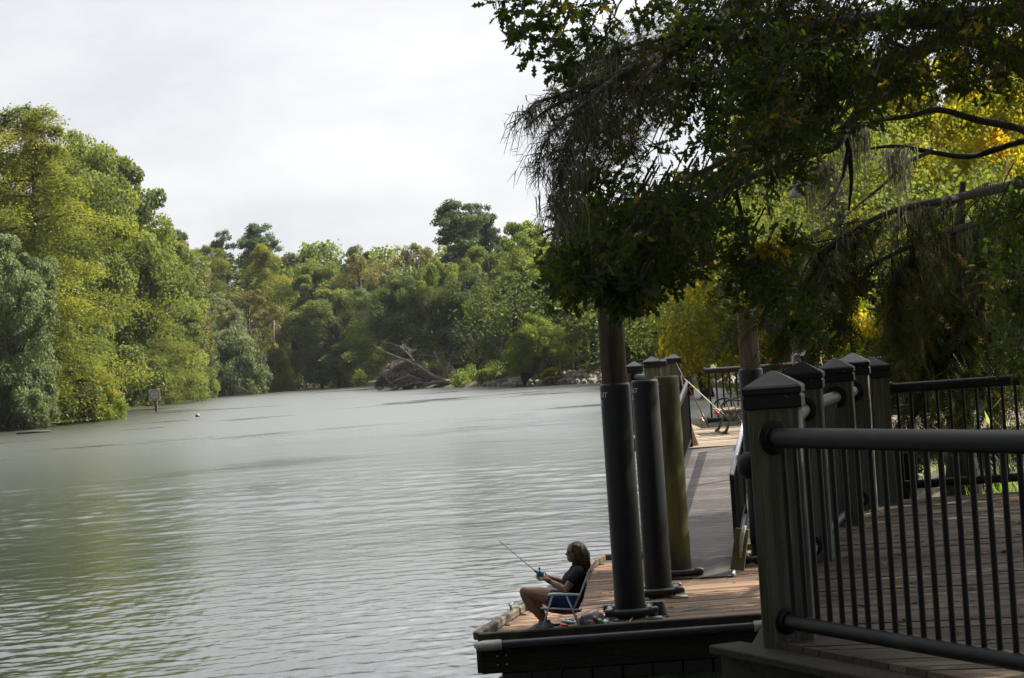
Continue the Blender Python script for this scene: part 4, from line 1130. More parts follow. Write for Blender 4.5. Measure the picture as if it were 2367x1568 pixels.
# stones along the park shore
def stones():
    rs = np.random.default_rng(3); bm = bmesh.new(); bmesh.ops.create_icosphere(bm, subdivisions=1, radius=1)
    bv = np.array([v.co[:] for v in bm.verts]); bf = [tuple(v.index for v in f.verts) for f in bm.faces]; bm.free()
    mb = MB(); path = [sh(1120, 895), sh(1210, 893), sh(1300, 890), sh(1400, 885), sh(1560, 888), sh(1640, 894), sh(1745, 900)]
    for i in range(len(path) - 1):
        a, b = np.array(path[i]), np.array(path[i + 1]); n = int(np.hypot(*(b - a)) * 9) + 40
        for _ in range(n):
            p = a + (b - a) * rs.uniform(); back = rs.uniform(0, 1) ** 1.3 * 9.0
            p = p + np.array([.25, 1]) * back
            s_ = rs.uniform(.22, .55); z = gz(p[0], p[1]) + s_ * .25 + .02
            sc = rs.uniform(.7, 1.25, 3) * s_
            v = bv * sc * (1 + rs.normal(0, .12, (len(bv), 1))); an = rs.uniform(0, 6.28); c_, s2 = math.cos(an), math.sin(an)
            mb.add([(p[0] + q_[0] * c_ - q_[1] * s2, p[1] + q_[0] * s2 + q_[1] * c_, z + q_[2]) for q_ in v], bf, rs.uniform())
    o = mb.build('riprap_stones', M['rock']); tag(o, 'grey broken stones banked along the park shore', 'stones', kind='stuff')
stones()

# dead and leaning trees on the far point
def limb_tree(name, label, cat, base, limbs, mat, group=None, twigs=0, tl=1.6, tr=.03, seed=1):
    r = thing(name, label, cat, base, group)
    rr = random.Random(seed); mb = MB()
    for pts, radii in limbs[:1]: mb.tube(pts, radii, 8)
    mb.build('trunk', mat, r, True)
    mb = MB()
    for pts, radii in limbs[1:]: mb.tube(pts, radii, 6)
    for pts, radii in limbs:
        for _ in range(twigs):
            k = rr.uniform(.3, 1) * (len(pts) - 1); i = min(int(k), len(pts) - 2); p = Vector(pts[i]).lerp(Vector(pts[i + 1]), k - i)
            q = p + Vector((rr.uniform(-1, 1), rr.uniform(-.7, .7), rr.uniform(-.25, 1))) * tl * rr.uniform(.4, 1.2)
            m_ = p.lerp(q, .5) + Vector((rr.uniform(-.2, .2), 0, rr.uniform(-.1, .2))) * tl * .4
            mb.tube([p, m_, q], [tr, tr * .7, tr * .25], 4, cap=False)
            for _2 in range(3):
                a_ = m_.lerp(q, rr.uniform(0, .8)); b_ = a_ + Vector((rr.uniform(-1, 1), rr.uniform(-.7, .7), rr.uniform(-.4, .8))) * tl * .45
                mb.tube([a_, b_], [tr * .5, tr * .2], 3, cap=False)
    mb.build('branch', mat, r, True)
    return r
Yf = 318
b_ = pt(1092, 893, Yf)
limb_tree('dead_tree', 'bare trunk leaning left over the fallen tree', 'dead tree', (b_.x, Yf, 0),
          [([pt(1094, 893, Yf), pt(1075, 862, Yf), pt(1040, 828, Yf), pt(1026, 800, Yf), pt(1020, 775, Yf)], [.95, .8, .6, .45, .3]),
           ([pt(1020, 775, Yf), pt(1005, 740, Yf), pt(985, 715, Yf), pt(972, 690, Yf)], [.3, .22, .15, .06]),
           ([pt(1000, 732, Yf), pt(992, 705, Yf), pt(988, 680, Yf)], [.16, .1, .05]),
           ([pt(1026, 800, Yf), pt(1010, 788, Yf), pt(975, 780, Yf)], [.2, .12, .05])], M['barkdark'], 'dead trees on the far point', 5, 2.2, .05, 3)
b_ = pt(1078, 892, Yf - 3); Yg = Yf - 3
limb_tree('dead_tree', 'fallen tree lying in the water at the far point, its bare limbs fanned out', 'dead tree', (b_.x, Yg, 0),
          [([pt(1090, 893, Yg), pt(1058, 890, Yg), pt(1030, 881, Yg), pt(1000, 885, Yg), pt(975, 893, Yg)], [.5, .5, .42, .3, .12]),
           ([pt(1030, 881, Yg), pt(1000, 870, Yg), pt(965, 845, Yg), pt(925, 828, Yg), pt(893, 815, Yg)], [.4, .34, .25, .15, .06]),
           ([pt(965, 845, Yg), pt(945, 820, Yg), pt(925, 800, Yg)], [.2, .13, .05]),
           ([pt(1032, 880, Yg), pt(1026, 858, Yg), pt(1015, 835, Yg), pt(1002, 812, Yg)], [.2, .15, .1, .04]),
           ([pt(1028, 865, Yg), pt(1038, 840, Yg), pt(1045, 820, Yg)], [.13, .09, .04]),
           ([pt(1040, 883, Yg), pt(1034, 862, Yg), pt(1028, 850, Yg)], [.13, .1, .05]),
           ([pt(975, 878, Yg), pt(945, 868, Yg), pt(915, 880, Yg), pt(895, 892, Yg)], [.15, .12, .1, .04]),
           ([pt(1000, 886, Yg), pt(960, 885, Yg), pt(930, 893, Yg)], [.15, .1, .05])], M['barkpale'], 'dead trees on the far point', 16, 2.6, .035, 5)
for bx, tx, Y, r_, lab in ((1225, 1185, 272, 1.0, 'leaning dark trunk nearest the water on the stony point'), (1240, 1215, 276, .85, 'dark trunk just right of the leaning one on the stony point'),
                           (1270, 1262, 280, .62, 'straight dark trunk on the stony point'), (1298, 1290, 283, .62, 'dark trunk before the lit shrub on the lawn'), (1318, 1313, 287, .4, 'thin dark trunk on the lawn'),
                           (1378, 1370, 268, .8, 'stout trunk at the top of the stones')):
    a, m_, t_ = pt(bx, 890 if bx < 1260 else 868, Y), pt((bx * .45 + tx * .55), 820, Y), pt(tx, 690, Y)
    a.z = gz(a.x, Y) - .3
    r = thing('tree_trunk', lab, 'tree trunk', (a.x, Y, a.z), 'dark trunks on the stony point')
    MB().tube([a, a.lerp(m_, .25), m_, t_], [r_ * 1.25, r_ * .9, r_ * .7, r_ * .35], 10).build('trunk', M['barkdark'], r, True)
    rs = np.random.default_rng(bx); n = 1500; mbp = m_.lerp(t_, .75)
    Cq = np.array(mbp) + rs.normal(size=(n, 3)) * [3.0, 2.5, 1.8]
    V = leaf_cloud(rs, Cq - np.array(a), rs.normal(size=(n, 3)), .34, 0, .7)
    me = np_mesh('crown', V, np.arange(n * 4), np.arange(n) * 4, np.full(n, 4), np.clip(rs.normal(.4, .2, n), 0, 1), [PAL['dark']])
    link(bpy.data.objects.new('crown', me), r)
for x0, y0, x1, y1, Y, lab in ((628, 820, 634, 740, 440, 'thin pale bare trunk before the yellow cypress on the far bank'), (683, 810, 684, 725, 452, 'thick dark trunk in the shadowed gap of the far bank'),
                         (400, 895, 458, 838, 396, 'pale fallen limb slanting over the far bank behind the round sign')):
    a, b = pt(x0, y0, Y - 8), pt(x1, y1, Y - 8)
    r = thing('dead_tree', lab, 'dead tree', a, 'bare trunks on the far bank'); q = 1.0 if x0 == 683 else .17
    MB().tube([a, a.lerp(b, .5) + Vector((.15, 0, 0)), b], [q, q * .8, q * .5], 7).build('trunk', M['barkdark'] if x0 == 683 else M['barkpale'], r, True)

# log at the left bank
a = onz(38, 1003, .06)
mb = MB(); mb.tube([a, a + Vector((1.6, .2, .04)), a + Vector((2.9, .3, 0))], [.11, .13, .08], 8)
tag(mb.build('floating_log', M['bark'], None, True, loc=a), 'small pale log at the waterline at the far left', 'log')

# ------------------------------------------------------------------ near canopy
def inpoly(x, y, P):
    c = False; n = len(P)
    for i in range(n):
        a, b = P[i], P[(i + 1) % n]
        if (a[1] > y) != (b[1] > y) and x < (b[0] - a[0]) * (y - a[1]) / (b[1] - a[1]) + a[0]: c = not c
    return c
OAKS = np.array([(0, 0), (.14, .05), (.27, .17), (.35, .08), (.48, .24), (.60, .09), (.74, .20), (.86, .07), (1, 0),
                 (.86, -.07), (.74, -.20), (.60, -.09), (.48, -.24), (.35, -.08), (.27, -.17), (.14, -.05)])
def oak_leaves(rs, P, A, ln, wide=.95):
    n = len(P); m = len(OAKS)
    A = unit(A); Nn = unit(np.cross(A, rs.normal(size=(n, 3)))); B_ = np.cross(Nn, A)
    V = np.empty((n, m, 3))
    for k, (u, v) in enumerate(OAKS):
        V[:, k] = P + A * (ln * u)[:, None] + B_ * (ln * v * wide)[:, None] + Nn * (ln * (abs(v) * .35 - .12 * u * u))[:, None]
    return V.reshape(-1, 3)
def near_mesh(name, parts, mat, m):
    V = np.concatenate([p[0] for p in parts]); T = np.concatenate([p[1] for p in parts]); n = len(T)
    return np_mesh(name, V, np.arange(n * m), np.arange(n) * m, np.full(n, m), T, [mat])
def clusters(rs, poly, n, ya, yb, rmin=0):
    xs_ = [p[0] for p in poly]; ys_ = [p[1] for p in poly]; out_ = []
    k = 0
    while len(out_) < n and k < n * 60:
        k += 1; x, y = rs.uniform(min(xs_), max(xs_)), rs.uniform(min(ys_), max(ys_))
        if not inpoly(x, y, poly): continue
        if rmin and any((x - o[0]) ** 2 + (y - o[1]) ** 2 < rmin ** 2 for o in out_): continue
        out_.append((x, y, rs.uniform(ya, yb)))
    return out_
def cluster_leaves(rs, cl, n, rpx, size, twig=None, drift=(-.35, 0, -.35)):
    parts = []
    for (x, y, Y) in cl:
        c = np.array(pt(x, y, Y)); r = rpx * Y / F * rs.uniform(.7, 1.3); k = int(n * rs.uniform(.6, 1.4))
        ct = np.clip(rs.normal(.4, .2), 0, .95)
        nt_ = 5; dirs = unit(rs.normal(size=(nt_, 3)) + np.array(drift))
        ti = rs.integers(0, nt_, k); s_ = rs.uniform(.1, 1, k) ** .7
        P = c + dirs[ti] * (s_ * r)[:, None] + rs.normal(size=(k, 3)) * r * .16
        A_ = dirs[ti] * .6 + rs.normal(size=(k, 3)) * .75 + np.array([0, 0, -.25])
        parts.append((oak_leaves(rs, P, A_, size * rs.uniform(.65, 1.25, k)), np.clip(ct + rs.normal(0, .15, k), 0, 1)))
        if twig is not None:
            for d in dirs: twig.tube([c, c + d * r * .55 + np.array([0, 0, .01]), c + d * r], [.006, .004, .002], 4, cap=False, tint=.4)
            q = c - np.array(drift) * r * 2 + np.array([0, 0, r * .6]); twig.tube([c, c * .5 + q * .5 + np.array([0, 0, .02]), q], [.006, .008, .010], 4, cap=False, tint=.4)
    return parts
def limb(mb, P, radii):
    W3 = [pt(*p) for p in P]; n = len(W3)
    # smooth the run of the limb
    out_, rr_ = [], []
    for i in range(n - 1):
        p0, p1, p2, p3 = W3[max(i - 1, 0)], W3[i], W3[i + 1], W3[min(i + 2, n - 1)]
        for k in range(5):
            u = k / 5
            out_.append(.5 * ((2 * p1) + (p2 - p0) * u + (2 * p0 - 5 * p1 + 4 * p2 - p3) * u * u + (3 * p1 - p0 - 3 * p2 + p3) * u ** 3))
            rr_.append((radii[i] + (radii[i + 1] - radii[i]) * u) * rnd.uniform(.92, 1.08))
    out_.append(W3[-1]); rr_.append(radii[-1])
    mb.tube(out_, rr_, 8); return out_
def strands(rs, pts, n, ln, w=.007, spread=.12, thick=.5):
    """hanging moss: n thin ribbons from each point"""
    V, T = [], []
    for p in pts:
        l0 = ln * rs.uniform(.4, 1.25); ct = rs.uniform(.2, .8)
        for _ in range(n):
            q = np.array(p) + rs.normal(size=3) * [spread, spread, spread * .3]
            L_ = l0 * rs.uniform(.25, 1) ; a = rs.uniform(0, 3.14); s_ = np.array([math.cos(a), math.sin(a), 0]) * w * rs.uniform(.6, 1.4)
            prev = q
            for k in range(4):
                nx = prev + np.array([rs.normal(0, .018), rs.normal(0, .018), -L_ / 4]); f0, f1 = 1 - k * .2, 1 - (k + 1) * .22
                V.append(np.array([prev - s_ * f0, prev + s_ * f0, nx + s_ * f1, nx - s_ * f1])); T.append(np.clip(ct + rs.normal(0, .2), 0, 1)); prev = nx
    V = np.array(V).reshape(-1, 3); n = len(T)
    return np_mesh('spanish_moss', V, np.arange(n * 4), np.arange(n) * 4, np.full(n, 4), T, [M['moss']])
def fronds(rs, P, A, ln, k=9, nl=.22):
    """feathery needle sprays, triangles on both sides of a thin stalk"""
    n = len(P); A = unit(A); Nn = unit(np.cross(A, rs.normal(size=(n, 3)) + [0, 0, 1.2])); B_ = np.cross(Nn, A)
    V = np.empty((n, k * 2 + 1, 3, 3))
    for i in range(k):
        u = (i + .6) / k; o = P + A * (ln * u)[:, None] - np.array([0, 0, 1]) * (ln * .25 * u * u)[:, None]
        l2 = ln * nl * (1.1 - .6 * abs(u - .4)) * rs.uniform(.7, 1.2, n); hw = (ln * .032)[:, None]
        for j, sg_ in enumerate((1, -1)):
            V[:, i * 2 + j, 0] = o - A * hw; V[:, i * 2 + j, 1] = o + A * hw
            V[:, i * 2 + j, 2] = o + B_ * (l2 * sg_)[:, None] + A * (l2 * .75)[:, None] - np.array([0, 0, 1]) * (l2 * .25)[:, None]
    V[:, -1, 0] = P - B_ * (ln * .015)[:, None]; V[:, -1, 1] = P + B_ * (ln * .015)[:, None]; V[:, -1, 2] = P + A * ln[:, None] - np.array([0, 0, .25]) * ln[:, None]
    return V.reshape(-1, 3), k * 2 + 1
def shade_crown(rs, vols, n, size):  # leaf clumps added out of view for the shade they cast
    C, O, T = [], [], []
    for (c, r, k) in vols:
        for _ in range(k):
            d = unit(rs.normal(size=(1, 3)))[0] * rs.uniform(.2, 1) ** .5; cc = np.array(c) + d * np.array(r); cr = rs.uniform(.5, 1.0)
            P = cc + unit(rs.normal(size=(n, 3))) * rs.uniform(.3, 1, (n, 1)) * cr * [1.2, 1.2, .7]
            C.append(P); O.append(unit(P - cc)); T.append(np.clip(rs.normal(.4, .2) + rs.normal(0, .15, n), 0, 1))
    C = np.concatenate(C); O = np.concatenate(O); T = np.concatenate(T)
    # drop most leaves landing inside the camera frame; these clumps serve for shade
    v = C - np.array(EYE); dep = v @ np.array(FW); x = 1183.5 + F * (v @ np.array(RT)) / dep; y = 784 - F * (v @ np.array(UP)) / dep
    ok = (dep < 2) | (y < -25) | (x > 2420) | ((y < 70) & (x > 1700) & (rs.uniform(0, 1, len(C)) < .5))
    C, O, T = C[ok], O[ok], T[ok]; n = len(C)
    V = leaf_cloud(rs, C, O, size, 0, .6, .6)
    return np_mesh('shade_crown', V, np.arange(n * 4), np.arange(n) * 4, np.full(n, 4), T, [PAL['oak']])

rs = np.random.default_rng(21)
# --- oak whose leafy boughs fill the upper right
ox, oy = 7.6, 18.2
oak = thing('oak_tree', 'dark lobed-leaf oak whose boughs hang over the piles and the sky from the right', 'tree', (ox, oy, .6))
mb = MB(); mb.tube([(ox, oy, .3), (ox - .05, oy, 2), (ox - .2, oy + .1, 5), (ox - .1, oy, 9), (ox + .3, oy, 12)], [.5, .4, .34, .24, .1], 12); mb.build('trunk', M['barknear'], oak, True)
mb = MB()
limb(mb, [(2760, 120, 18.2), (2420, 22, 18), (2300, 38, 17.8), (2100, 45, 17.5), (1950, 55, 17.2), (1850, 75, 17), (1760, 98, 16.8), (1660, 112, 16.6), (1560, 100, 16.4), (1440, 130, 16.2)], [.2, .12, .095, .085, .075, .06, .045, .03, .02, .008])
mb.build('limb', M['barknear'], oak, True)
mb = MB()
limb(mb, [(2500, 250, 19), (2254, 85, 18.5), (2084, 139, 18), (1995, 190, 17.6), (1958, 214, 17.4), (1900, 232, 17.2), (1830, 270, 17), (1740, 330, 16.6), (1640, 390, 16.2), (1540, 430, 15.8), (1430, 520, 15.4)], [.14, .09, .075, .07, .06, .045, .035, .03, .022, .015, .006])
limb(mb, [(1830, 376, 18), (1723, 414, 17.5), (1660, 452, 17.2), (1601, 484, 17), (1517, 532, 16.6), (1440, 600, 16.2), (1350, 640, 16)], [.04, .034, .03, .026, .018, .012, .005])
limb(mb, [(1700, 440, 17.2), (1720, 520, 17.2), (1740, 600, 17), (1760, 660, 17)], [.02, .016, .012, .006])
mb.build('limb', M['barknear'], oak, True)
twig = MB()
FR = [(1166, 4), (1212, 18), (1236, 62), (1268, 40), (1300, 78), (1330, 18), (1368, 62), (1262, 128), (1330, 120), (1395, 95), (1290, 18), (1420, 40), (1385, 10), (1205, 75), (1480, 55), (1510, 25), (1600, 30), (1650, 10), (1345, 175), (1310, 150)]
fr = [(x, y, rs.uniform(14, 15.5)) for x, y in FR]
parts = cluster_leaves(rs, fr, 34, 42, .105, twig)
R2 = [(1290, 170), (1420, 112), (1560, 60), (1700, 40), (1900, 60), (1930, 300), (1840, 420), (1740, 440), (1660, 560), (1575, 628), (1490, 655), (1340, 668), (1285, 640), (1310, 540), (1330, 440), (1350, 340), (1300, 260)]
HOLE = [(1400, 250), (1640, 260), (1680, 340), (1600, 410), (1400, 440), (1350, 330)]
parts += cluster_leaves(rs, [c for c in clusters(rs, R2, 190, 14.5, 19.5, 14) if not (inpoly(c[0], c[1], HOLE) and rs.uniform() < .6)], 42, 60, .096, twig)
R2b = [(1330, 430), (1640, 430), (1660, 540), (1580, 630), (1480, 660), (1340, 668), (1285, 640)]
parts += cluster_leaves(rs, clusters(rs, R2b, 50, 14.5, 18, 12), 42, 60, .10, twig)
R3 = [(1560, -30), (2420, -30), (2420, 200), (2200, 190), (2060, 210), (1930, 330), (1760, 330), (1600, 180)]
parts += cluster_leaves(rs, clusters(rs, R3, 150, 15.5, 20.5, 16), 42, 64, .098, twig)
R5 = [(1290, 610), (1440, 600), (1500, 640), (1470, 690), (1350, 690), (1275, 660)]
parts += cluster_leaves(rs, clusters(rs, R5, 16, 14.5, 16.5, 12), 42, 55, .115, twig)
R6 = [(1690, 560), (1830, 540), (1850, 660), (1790, 715), (1700, 700)]
parts += cluster_leaves(rs, clusters(rs, R6, 24, 16, 19, 14), 42, 50, .10, twig)
R7 = [(1850, 700), (1920, 690), (1910, 780), (1850, 790)]
parts += cluster_leaves(rs, clusters(rs, R7, 7, 18, 20, 12), 34, 42, .10, twig)
R8 = [(2290, 470), (2420, 430), (2420, 860), (2330, 860), (2300, 700)]
parts += cluster_leaves(rs, clusters(rs, R8, 46, 18, 24, 14), 46, 56, .10, twig)
twig.build('twigs', M['barknear'], oak)
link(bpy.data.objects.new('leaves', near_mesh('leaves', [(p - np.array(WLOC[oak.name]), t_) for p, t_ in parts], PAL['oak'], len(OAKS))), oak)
me = shade_crown(rs, [((8.2, 17.5, 10.0), (5.2, 5.5, 2.6), 130), ((6.0, 14.0, 9.2), (4.2, 3.6, 1.8), 90), ((10.5, 16, 8.5), (4, 5, 2.5), 66), ((11.3, 21.8, 10.2), (1.8, 1.8, 1.4), 26), ((4, 6, 8.6), (6, 5, 1.8), 150), ((-2.5, 1, 8.4), (4.5, 5, 1.6), 110), ((3, -6, 6.5), (8, 2.5, 3.5), 150)], 250, .15)  # unseen clumps, extended over and behind the viewer to darken the foreground
o = bpy.data.objects.new('shade_crown', me); link(o, oak); o.location = -WLOC[oak.name]
mb = MB()
for _ in range(26):
    a = rs.uniform(0, 6.28); r = rs.uniform(2, 6); mb.tube([(ox, oy, rs.uniform(5, 9)), (ox + math.cos(a) * r * .5, oy + math.sin(a) * r * .5, rs.uniform(8.8, 10)), (ox + math.cos(a) * r, oy + math.sin(a) * r, rs.uniform(9, 11.5))], [.1, .06, .02], 6)
mb.build('limb', M['barknear'], oak, True)

# --- cypress with long bare twigs and moss reaching out over the river
cx_, cy_ = 8.6, 23.5
cyp = thing('cypress_tree', 'moss-hung cypress with bare grey twigs drooping over the river, upper middle', 'tree', (cx_, cy_, .6))
mb = MB(); mb.tube([(cx_, cy_, .2), (cx_, cy_, 1.6), (cx_ - .1, cy_, 5), (cx_ - .3, cy_ - .3, 9), (cx_, cy_, 14)], [.7, .45, .36, .28, .1], 12); mb.build('trunk', M['barknear'], cyp, True)
mb = MB(); axes = []
axes.append(limb(mb, [(2500, -420, 21), (2100, -260, 19), (1880, -110, 17.4), (1790, -45, 17), (1720, 2, 16.5), (1640, 62, 16), (1560, 112, 15.6), (1480, 150, 15.3), (1400, 185, 15), (1330, 222, 14.8), (1262, 256, 14.6), (1212, 300, 14.5)], [.16, .11, .085, .07, .06, .048, .038, .03, .024, .017, .011, .004]))
for P, q in (([(1640, 62, 16), (1560, 82, 15.6), (1480, 100, 15.2), (1400, 130, 14.9), (1330, 160, 14.7)], [.026, .02, .015, .01, .004]),
             ([(1560, 112, 15.6), (1500, 165, 15.3), (1470, 200, 15.1), (1440, 260, 14.9), (1425, 320, 14.8)], [.022, .017, .013, .009, .004]),
             ([(1440, 168, 15.1), (1385, 210, 14.8), (1345, 270, 14.6), (1310, 330, 14.5), (1290, 400, 14.4)], [.02, .016, .012, .009, .004]),
             ([(1400, 185, 15), (1330, 205, 14.8), (1280, 225, 14.6), (1235, 240, 14.5), (1200, 280, 14.4)], [.018, .013, .01, .007, .003]),
             ([(1345, 270, 14.6), (1320, 350, 14.5), (1300, 420, 14.4), (1285, 480, 14.4)], [.014, .010, .007, .003]),
             ([(1365, 230, 14.7), (1300, 280, 14.5), (1255, 340, 14.4), (1240, 400, 14.4)], [.013, .010, .007, .003]),
             ([(1480, 150, 15.3), (1420, 190, 15), (1370, 300, 14.7), (1340, 400, 14.6), (1310, 490, 14.5)], [.02, .015, .011, .008, .003])):
    axes.append(limb(mb, P, q))
mb.build('limb', M['barknear'], cyp, True)
mb = MB()
for ai, axp in enumerate(axes):
    n = len(axp)
    for _ in range(44 if ai else 40):
        i = int(rs.uniform(.35 if ai == 0 else .1, 1) * (n - 1)); p = Vector(axp[i])
        if ai == 0 and i < n * .45: continue
        L_ = rs.uniform(.10, .34); d = Vector((rs.uniform(-.9, .35), rs.uniform(-.4, .4), rs.uniform(-.7, .25)))
        m_ = p + d * L_ * .6; e_ = p + d * L_ + Vector((0, 0, -L_ * .35))
        mb.tube([p, m_, e_], [.004, .003, .0015], 3, cap=False, tint=.5)
        for _2 in range(5):
            u = rs.uniform(.2, 1); a_ = p.lerp(m_, u) if u < .6 else m_.lerp(e_, (u - .6) / .4)
            b_ = a_ + Vector((rs.uniform(-.09, .05), rs.uniform(-.05, .05), rs.uniform(-.11, .03)))
            mb.tube([a_, b_], [.0028, .001], 3, cap=False, tint=.5)
mb.build('twigs', pmat('bare_grey_twig', (.05, .045, .042), (.10, .092, .085), rough=.95), cyp)
mp_ = [axp[int(rs.uniform(.3, .95) * (len(axp) - 1))] for axp in axes for _ in range(14)]
mp_ += [pt(rs.uniform(1270, 1320), rs.uniform(330, 480), 14.5) for _ in range(34)] + [pt(rs.uniform(1480, 1640), rs.uniform(120, 230), 15.6) for _ in range(26)]
o = bpy.data.objects.new('spanish_moss', strands(rs, mp_, 8, .36, .0034, .05)); link(o, cyp); o.location = -WLOC[cyp.name]
# thin needle sprays kept on the boughs
Pn, An = [], []
for (x, y, Y) in clusters(rs, [(1330, 90), (1500, 80), (1560, 130), (1420, 330), (1370, 420), (1340, 300)], 60, 15, 17) + clusters(rs, [(1340, 480), (1560, 470), (1500, 640), (1330, 600)], 60, 15.5, 18.5) + clusters(rs, R3, 130, 16.5, 20.5):
    c = np.array(pt(x, y, Y)); k = 26
    Pn.append(c + np.clip(rs.normal(size=(k, 3)), -1.3, 1.3) * [.20, .22, .10]); An.append(rs.normal(size=(k, 3)) * [1, .8, .35] + [-.3, 0, -.35])
Pn = np.concatenate(Pn); An = np.concatenate(An)
V, k = fronds(rs, Pn, An, rs.uniform(.09, .15, len(Pn))); n = len(Pn) * k
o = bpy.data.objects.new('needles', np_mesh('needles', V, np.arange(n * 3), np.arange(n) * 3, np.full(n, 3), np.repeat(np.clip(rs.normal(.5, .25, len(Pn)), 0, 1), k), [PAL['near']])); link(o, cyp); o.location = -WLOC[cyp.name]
me = shade_crown(rs, [((9.6, 29, 11.5), (2.6, 4.0, 2.2), 40), ((11.4, 33.2, 11.8), (1.8, 1.5, 1.5), 13), ((9.6, 26.3, 10.2), (1.3, 2.2, 1.3), 16), ((5.5, 21, 10.4), (3.5, 4, 1.5), 48)], 430, .16)  # unseen clumps placed to shade the dock, gangway and drooping sprays
o = bpy.data.objects.new('shade_crown', me); link(o, cyp); o.location = -WLOC[cyp.name]

# --- drooping cypress beyond the far railing
tx = pt(2212, 900, 31.5); 
dc = thing('cypress_tree', 'shadowed cypress with curtains of drooping sprays above the far right railing', 'tree', (tx.x, 31.5, .7))
mb = MB(); mb.tube([(tx.x, 31.5, .3), (tx.x, 31.5, 1.8), (tx.x + .1, 31.6, 4.4), (tx.x + .35, 31.7, 5.8)], [.42, .22, .15, .04], 10); mb.build('trunk', M['barkdark'], dc, True)
mb = MB(); axs = []
for P, q in (([(2400, 440, 29), (2300, 500, 27), (2180, 540, 25), (2060, 590, 24), (1950, 650, 23.5), (1900, 700, 23)], [.06, .046, .036, .026, .014, .005]),
             ([(2420, 520, 28), (2330, 590, 27), (2250, 640, 26), (2200, 720, 25.5), (2170, 820, 25)], [.06, .05, .04, .025, .006]),
             ([(2380, 420, 27), (2200, 460, 25), (2060, 490, 24), (1960, 540, 23.5), (1880, 590, 23)], [.07, .05, .035, .02, .005]),
             ([(2420, 600, 26), (2300, 660, 25.5), (2260, 760, 25), (2250, 850, 25)], [.05, .035, .025, .006]),
             ([(2300, 500, 27), (2240, 600, 26), (2225, 700, 25.5), (2290, 830, 25)], [.05, .04, .025, .008])):
    axs.append(limb(mb, P, q))
for P, q in (([(2400, 320, 25), (2351, 296, 24.5), (2260, 278, 24.2), (2170, 254, 24), (2106, 268, 23.8), (2021, 282, 23.5), (1958, 317, 23)], [.052, .048, .042, .036, .03, .022, .009]),
             ([(2110, 190, 22), (2009, 237, 21.6), (1958, 296, 21.3), (1932, 338, 21), (1890, 355, 20.8), (1831, 376, 20.5)], [.08, .065, .055, .04, .025, .012]),
             ([(2400, 318, 25), (2338, 334, 25), (2240, 362, 25), (2148, 351, 24.8), (2064, 338, 24.5), (1975, 351, 24)], [.04, .038, .034, .03, .022, .01]),
             ([(2148, 352, 24.8), (2090, 380, 24.3), (2050, 420, 24), (1990, 470, 23.6), (1930, 520, 23)], [.026, .022, .018, .012, .005]),
             ([(1958, 318, 21.3), (1964, 360, 21.3), (1968, 420, 21.4), (1962, 486, 21.5)], [.035, .03, .02, .008]),
             ([(1962, 330, 21.3), (1950, 400, 21.2), (1930, 450, 21), (1900, 490, 20.8)], [.022, .018, .012, .005])):
    limb(mb, P, q)
mb.build('limb', M['barkdark'], dc, True)
R4 = [(1890, 560), (1990, 500), (2120, 460), (2250, 420), (2420, 380), (2420, 620), (2330, 720), (2310, 860), (2150, 850), (2080, 760), (2020, 720), (1950, 680)]
Pn, An = [], []; sub = MB()
for _ in range(170):
    axp = axs[int(rs.integers(0, len(axs)))]; p = np.array(axp[int(rs.uniform(.05, 1) * (len(axp) - 1))])
    L_ = rs.uniform(.5, 1.5); d = np.array([rs.uniform(-1, .25), rs.uniform(-.5, .3), rs.uniform(-.95, .05)]); d /= np.linalg.norm(d)
    run = [p + d * L_ * u + np.array([0, 0, -.35 * L_ * u * u]) for u in (0, .25, .5, .75, 1)]
    sub.tube(run, [.012, .009, .007, .004, .002], 4, cap=False, tint=.5)
    k = int(58 * L_); u = rs.uniform(.1, 1, k); bp0 = p + d * (L_ * u)[:, None] + np.array([0, 0, -.35 * L_]) * (u * u)[:, None]
    sd2 = np.cross(d, [0, 0, 1.0]); sd2 /= max(np.linalg.norm(sd2), .05); sg2 = rs.choice([-1, 1], k)
    Pn.append(bp0 + rs.normal(size=(k, 3)) * .035); An.append(d * .7 + sd2 * (sg2 * rs.uniform(.3, 1, k))[:, None] + rs.normal(size=(k, 3)) * .25 + np.array([0, 0, -.35]))
Pn = np.concatenate(Pn); An = np.concatenate(An)
V, k = fronds(rs, Pn, An, rs.uniform(.16, .30, len(Pn)), 8, .20); n = len(Pn) * k
sub.build('twigs', M['barkdark'], dc)
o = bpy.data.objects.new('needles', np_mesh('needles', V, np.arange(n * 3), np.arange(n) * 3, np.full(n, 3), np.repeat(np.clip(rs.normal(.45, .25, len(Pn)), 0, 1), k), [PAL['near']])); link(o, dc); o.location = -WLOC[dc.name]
mb = MB()
for _ in range(40):
    axp = axs[int(rs.integers(0, len(axs)))]; p = Vector(axp[int(rs.uniform(.2, 1) * (len(axp) - 1))])
    L_ = rs.uniform(.3, 1.1); e_ = p + Vector((rs.uniform(-.4, .2), rs.uniform(-.3, .3), -1)) * L_; m_ = p.lerp(e_, .5) + Vector((rs.uniform(-.1, .1), 0, .08))
    mb.tube([p, m_, e_], [.010, .007, .003], 4, cap=False)
mb.build('twigs', M['barkdark'], dc)
mp_ = [axp[int(rs.uniform(.1, .95) * (len(axp) - 1))] for axp in axs for _ in range(16)] + [pt(rs.uniform(2160, 2300), rs.uniform(620, 760), 27) for _ in range(60)] + \
      [pt(x + rs.uniform(-25, 25), y + rs.uniform(-10, 25), 22.5) for x, y in ((1885, 380), (1890, 385), (2070, 350), (2085, 350), (1780, 310), (1800, 300), (1985, 290), (1950, 300)) for _ in range(7)]
o = bpy.data.objects.new('spanish_moss', strands(rs, mp_, 13, .8, .005, .06)); link(o, dc); o.location = -WLOC[dc.name]

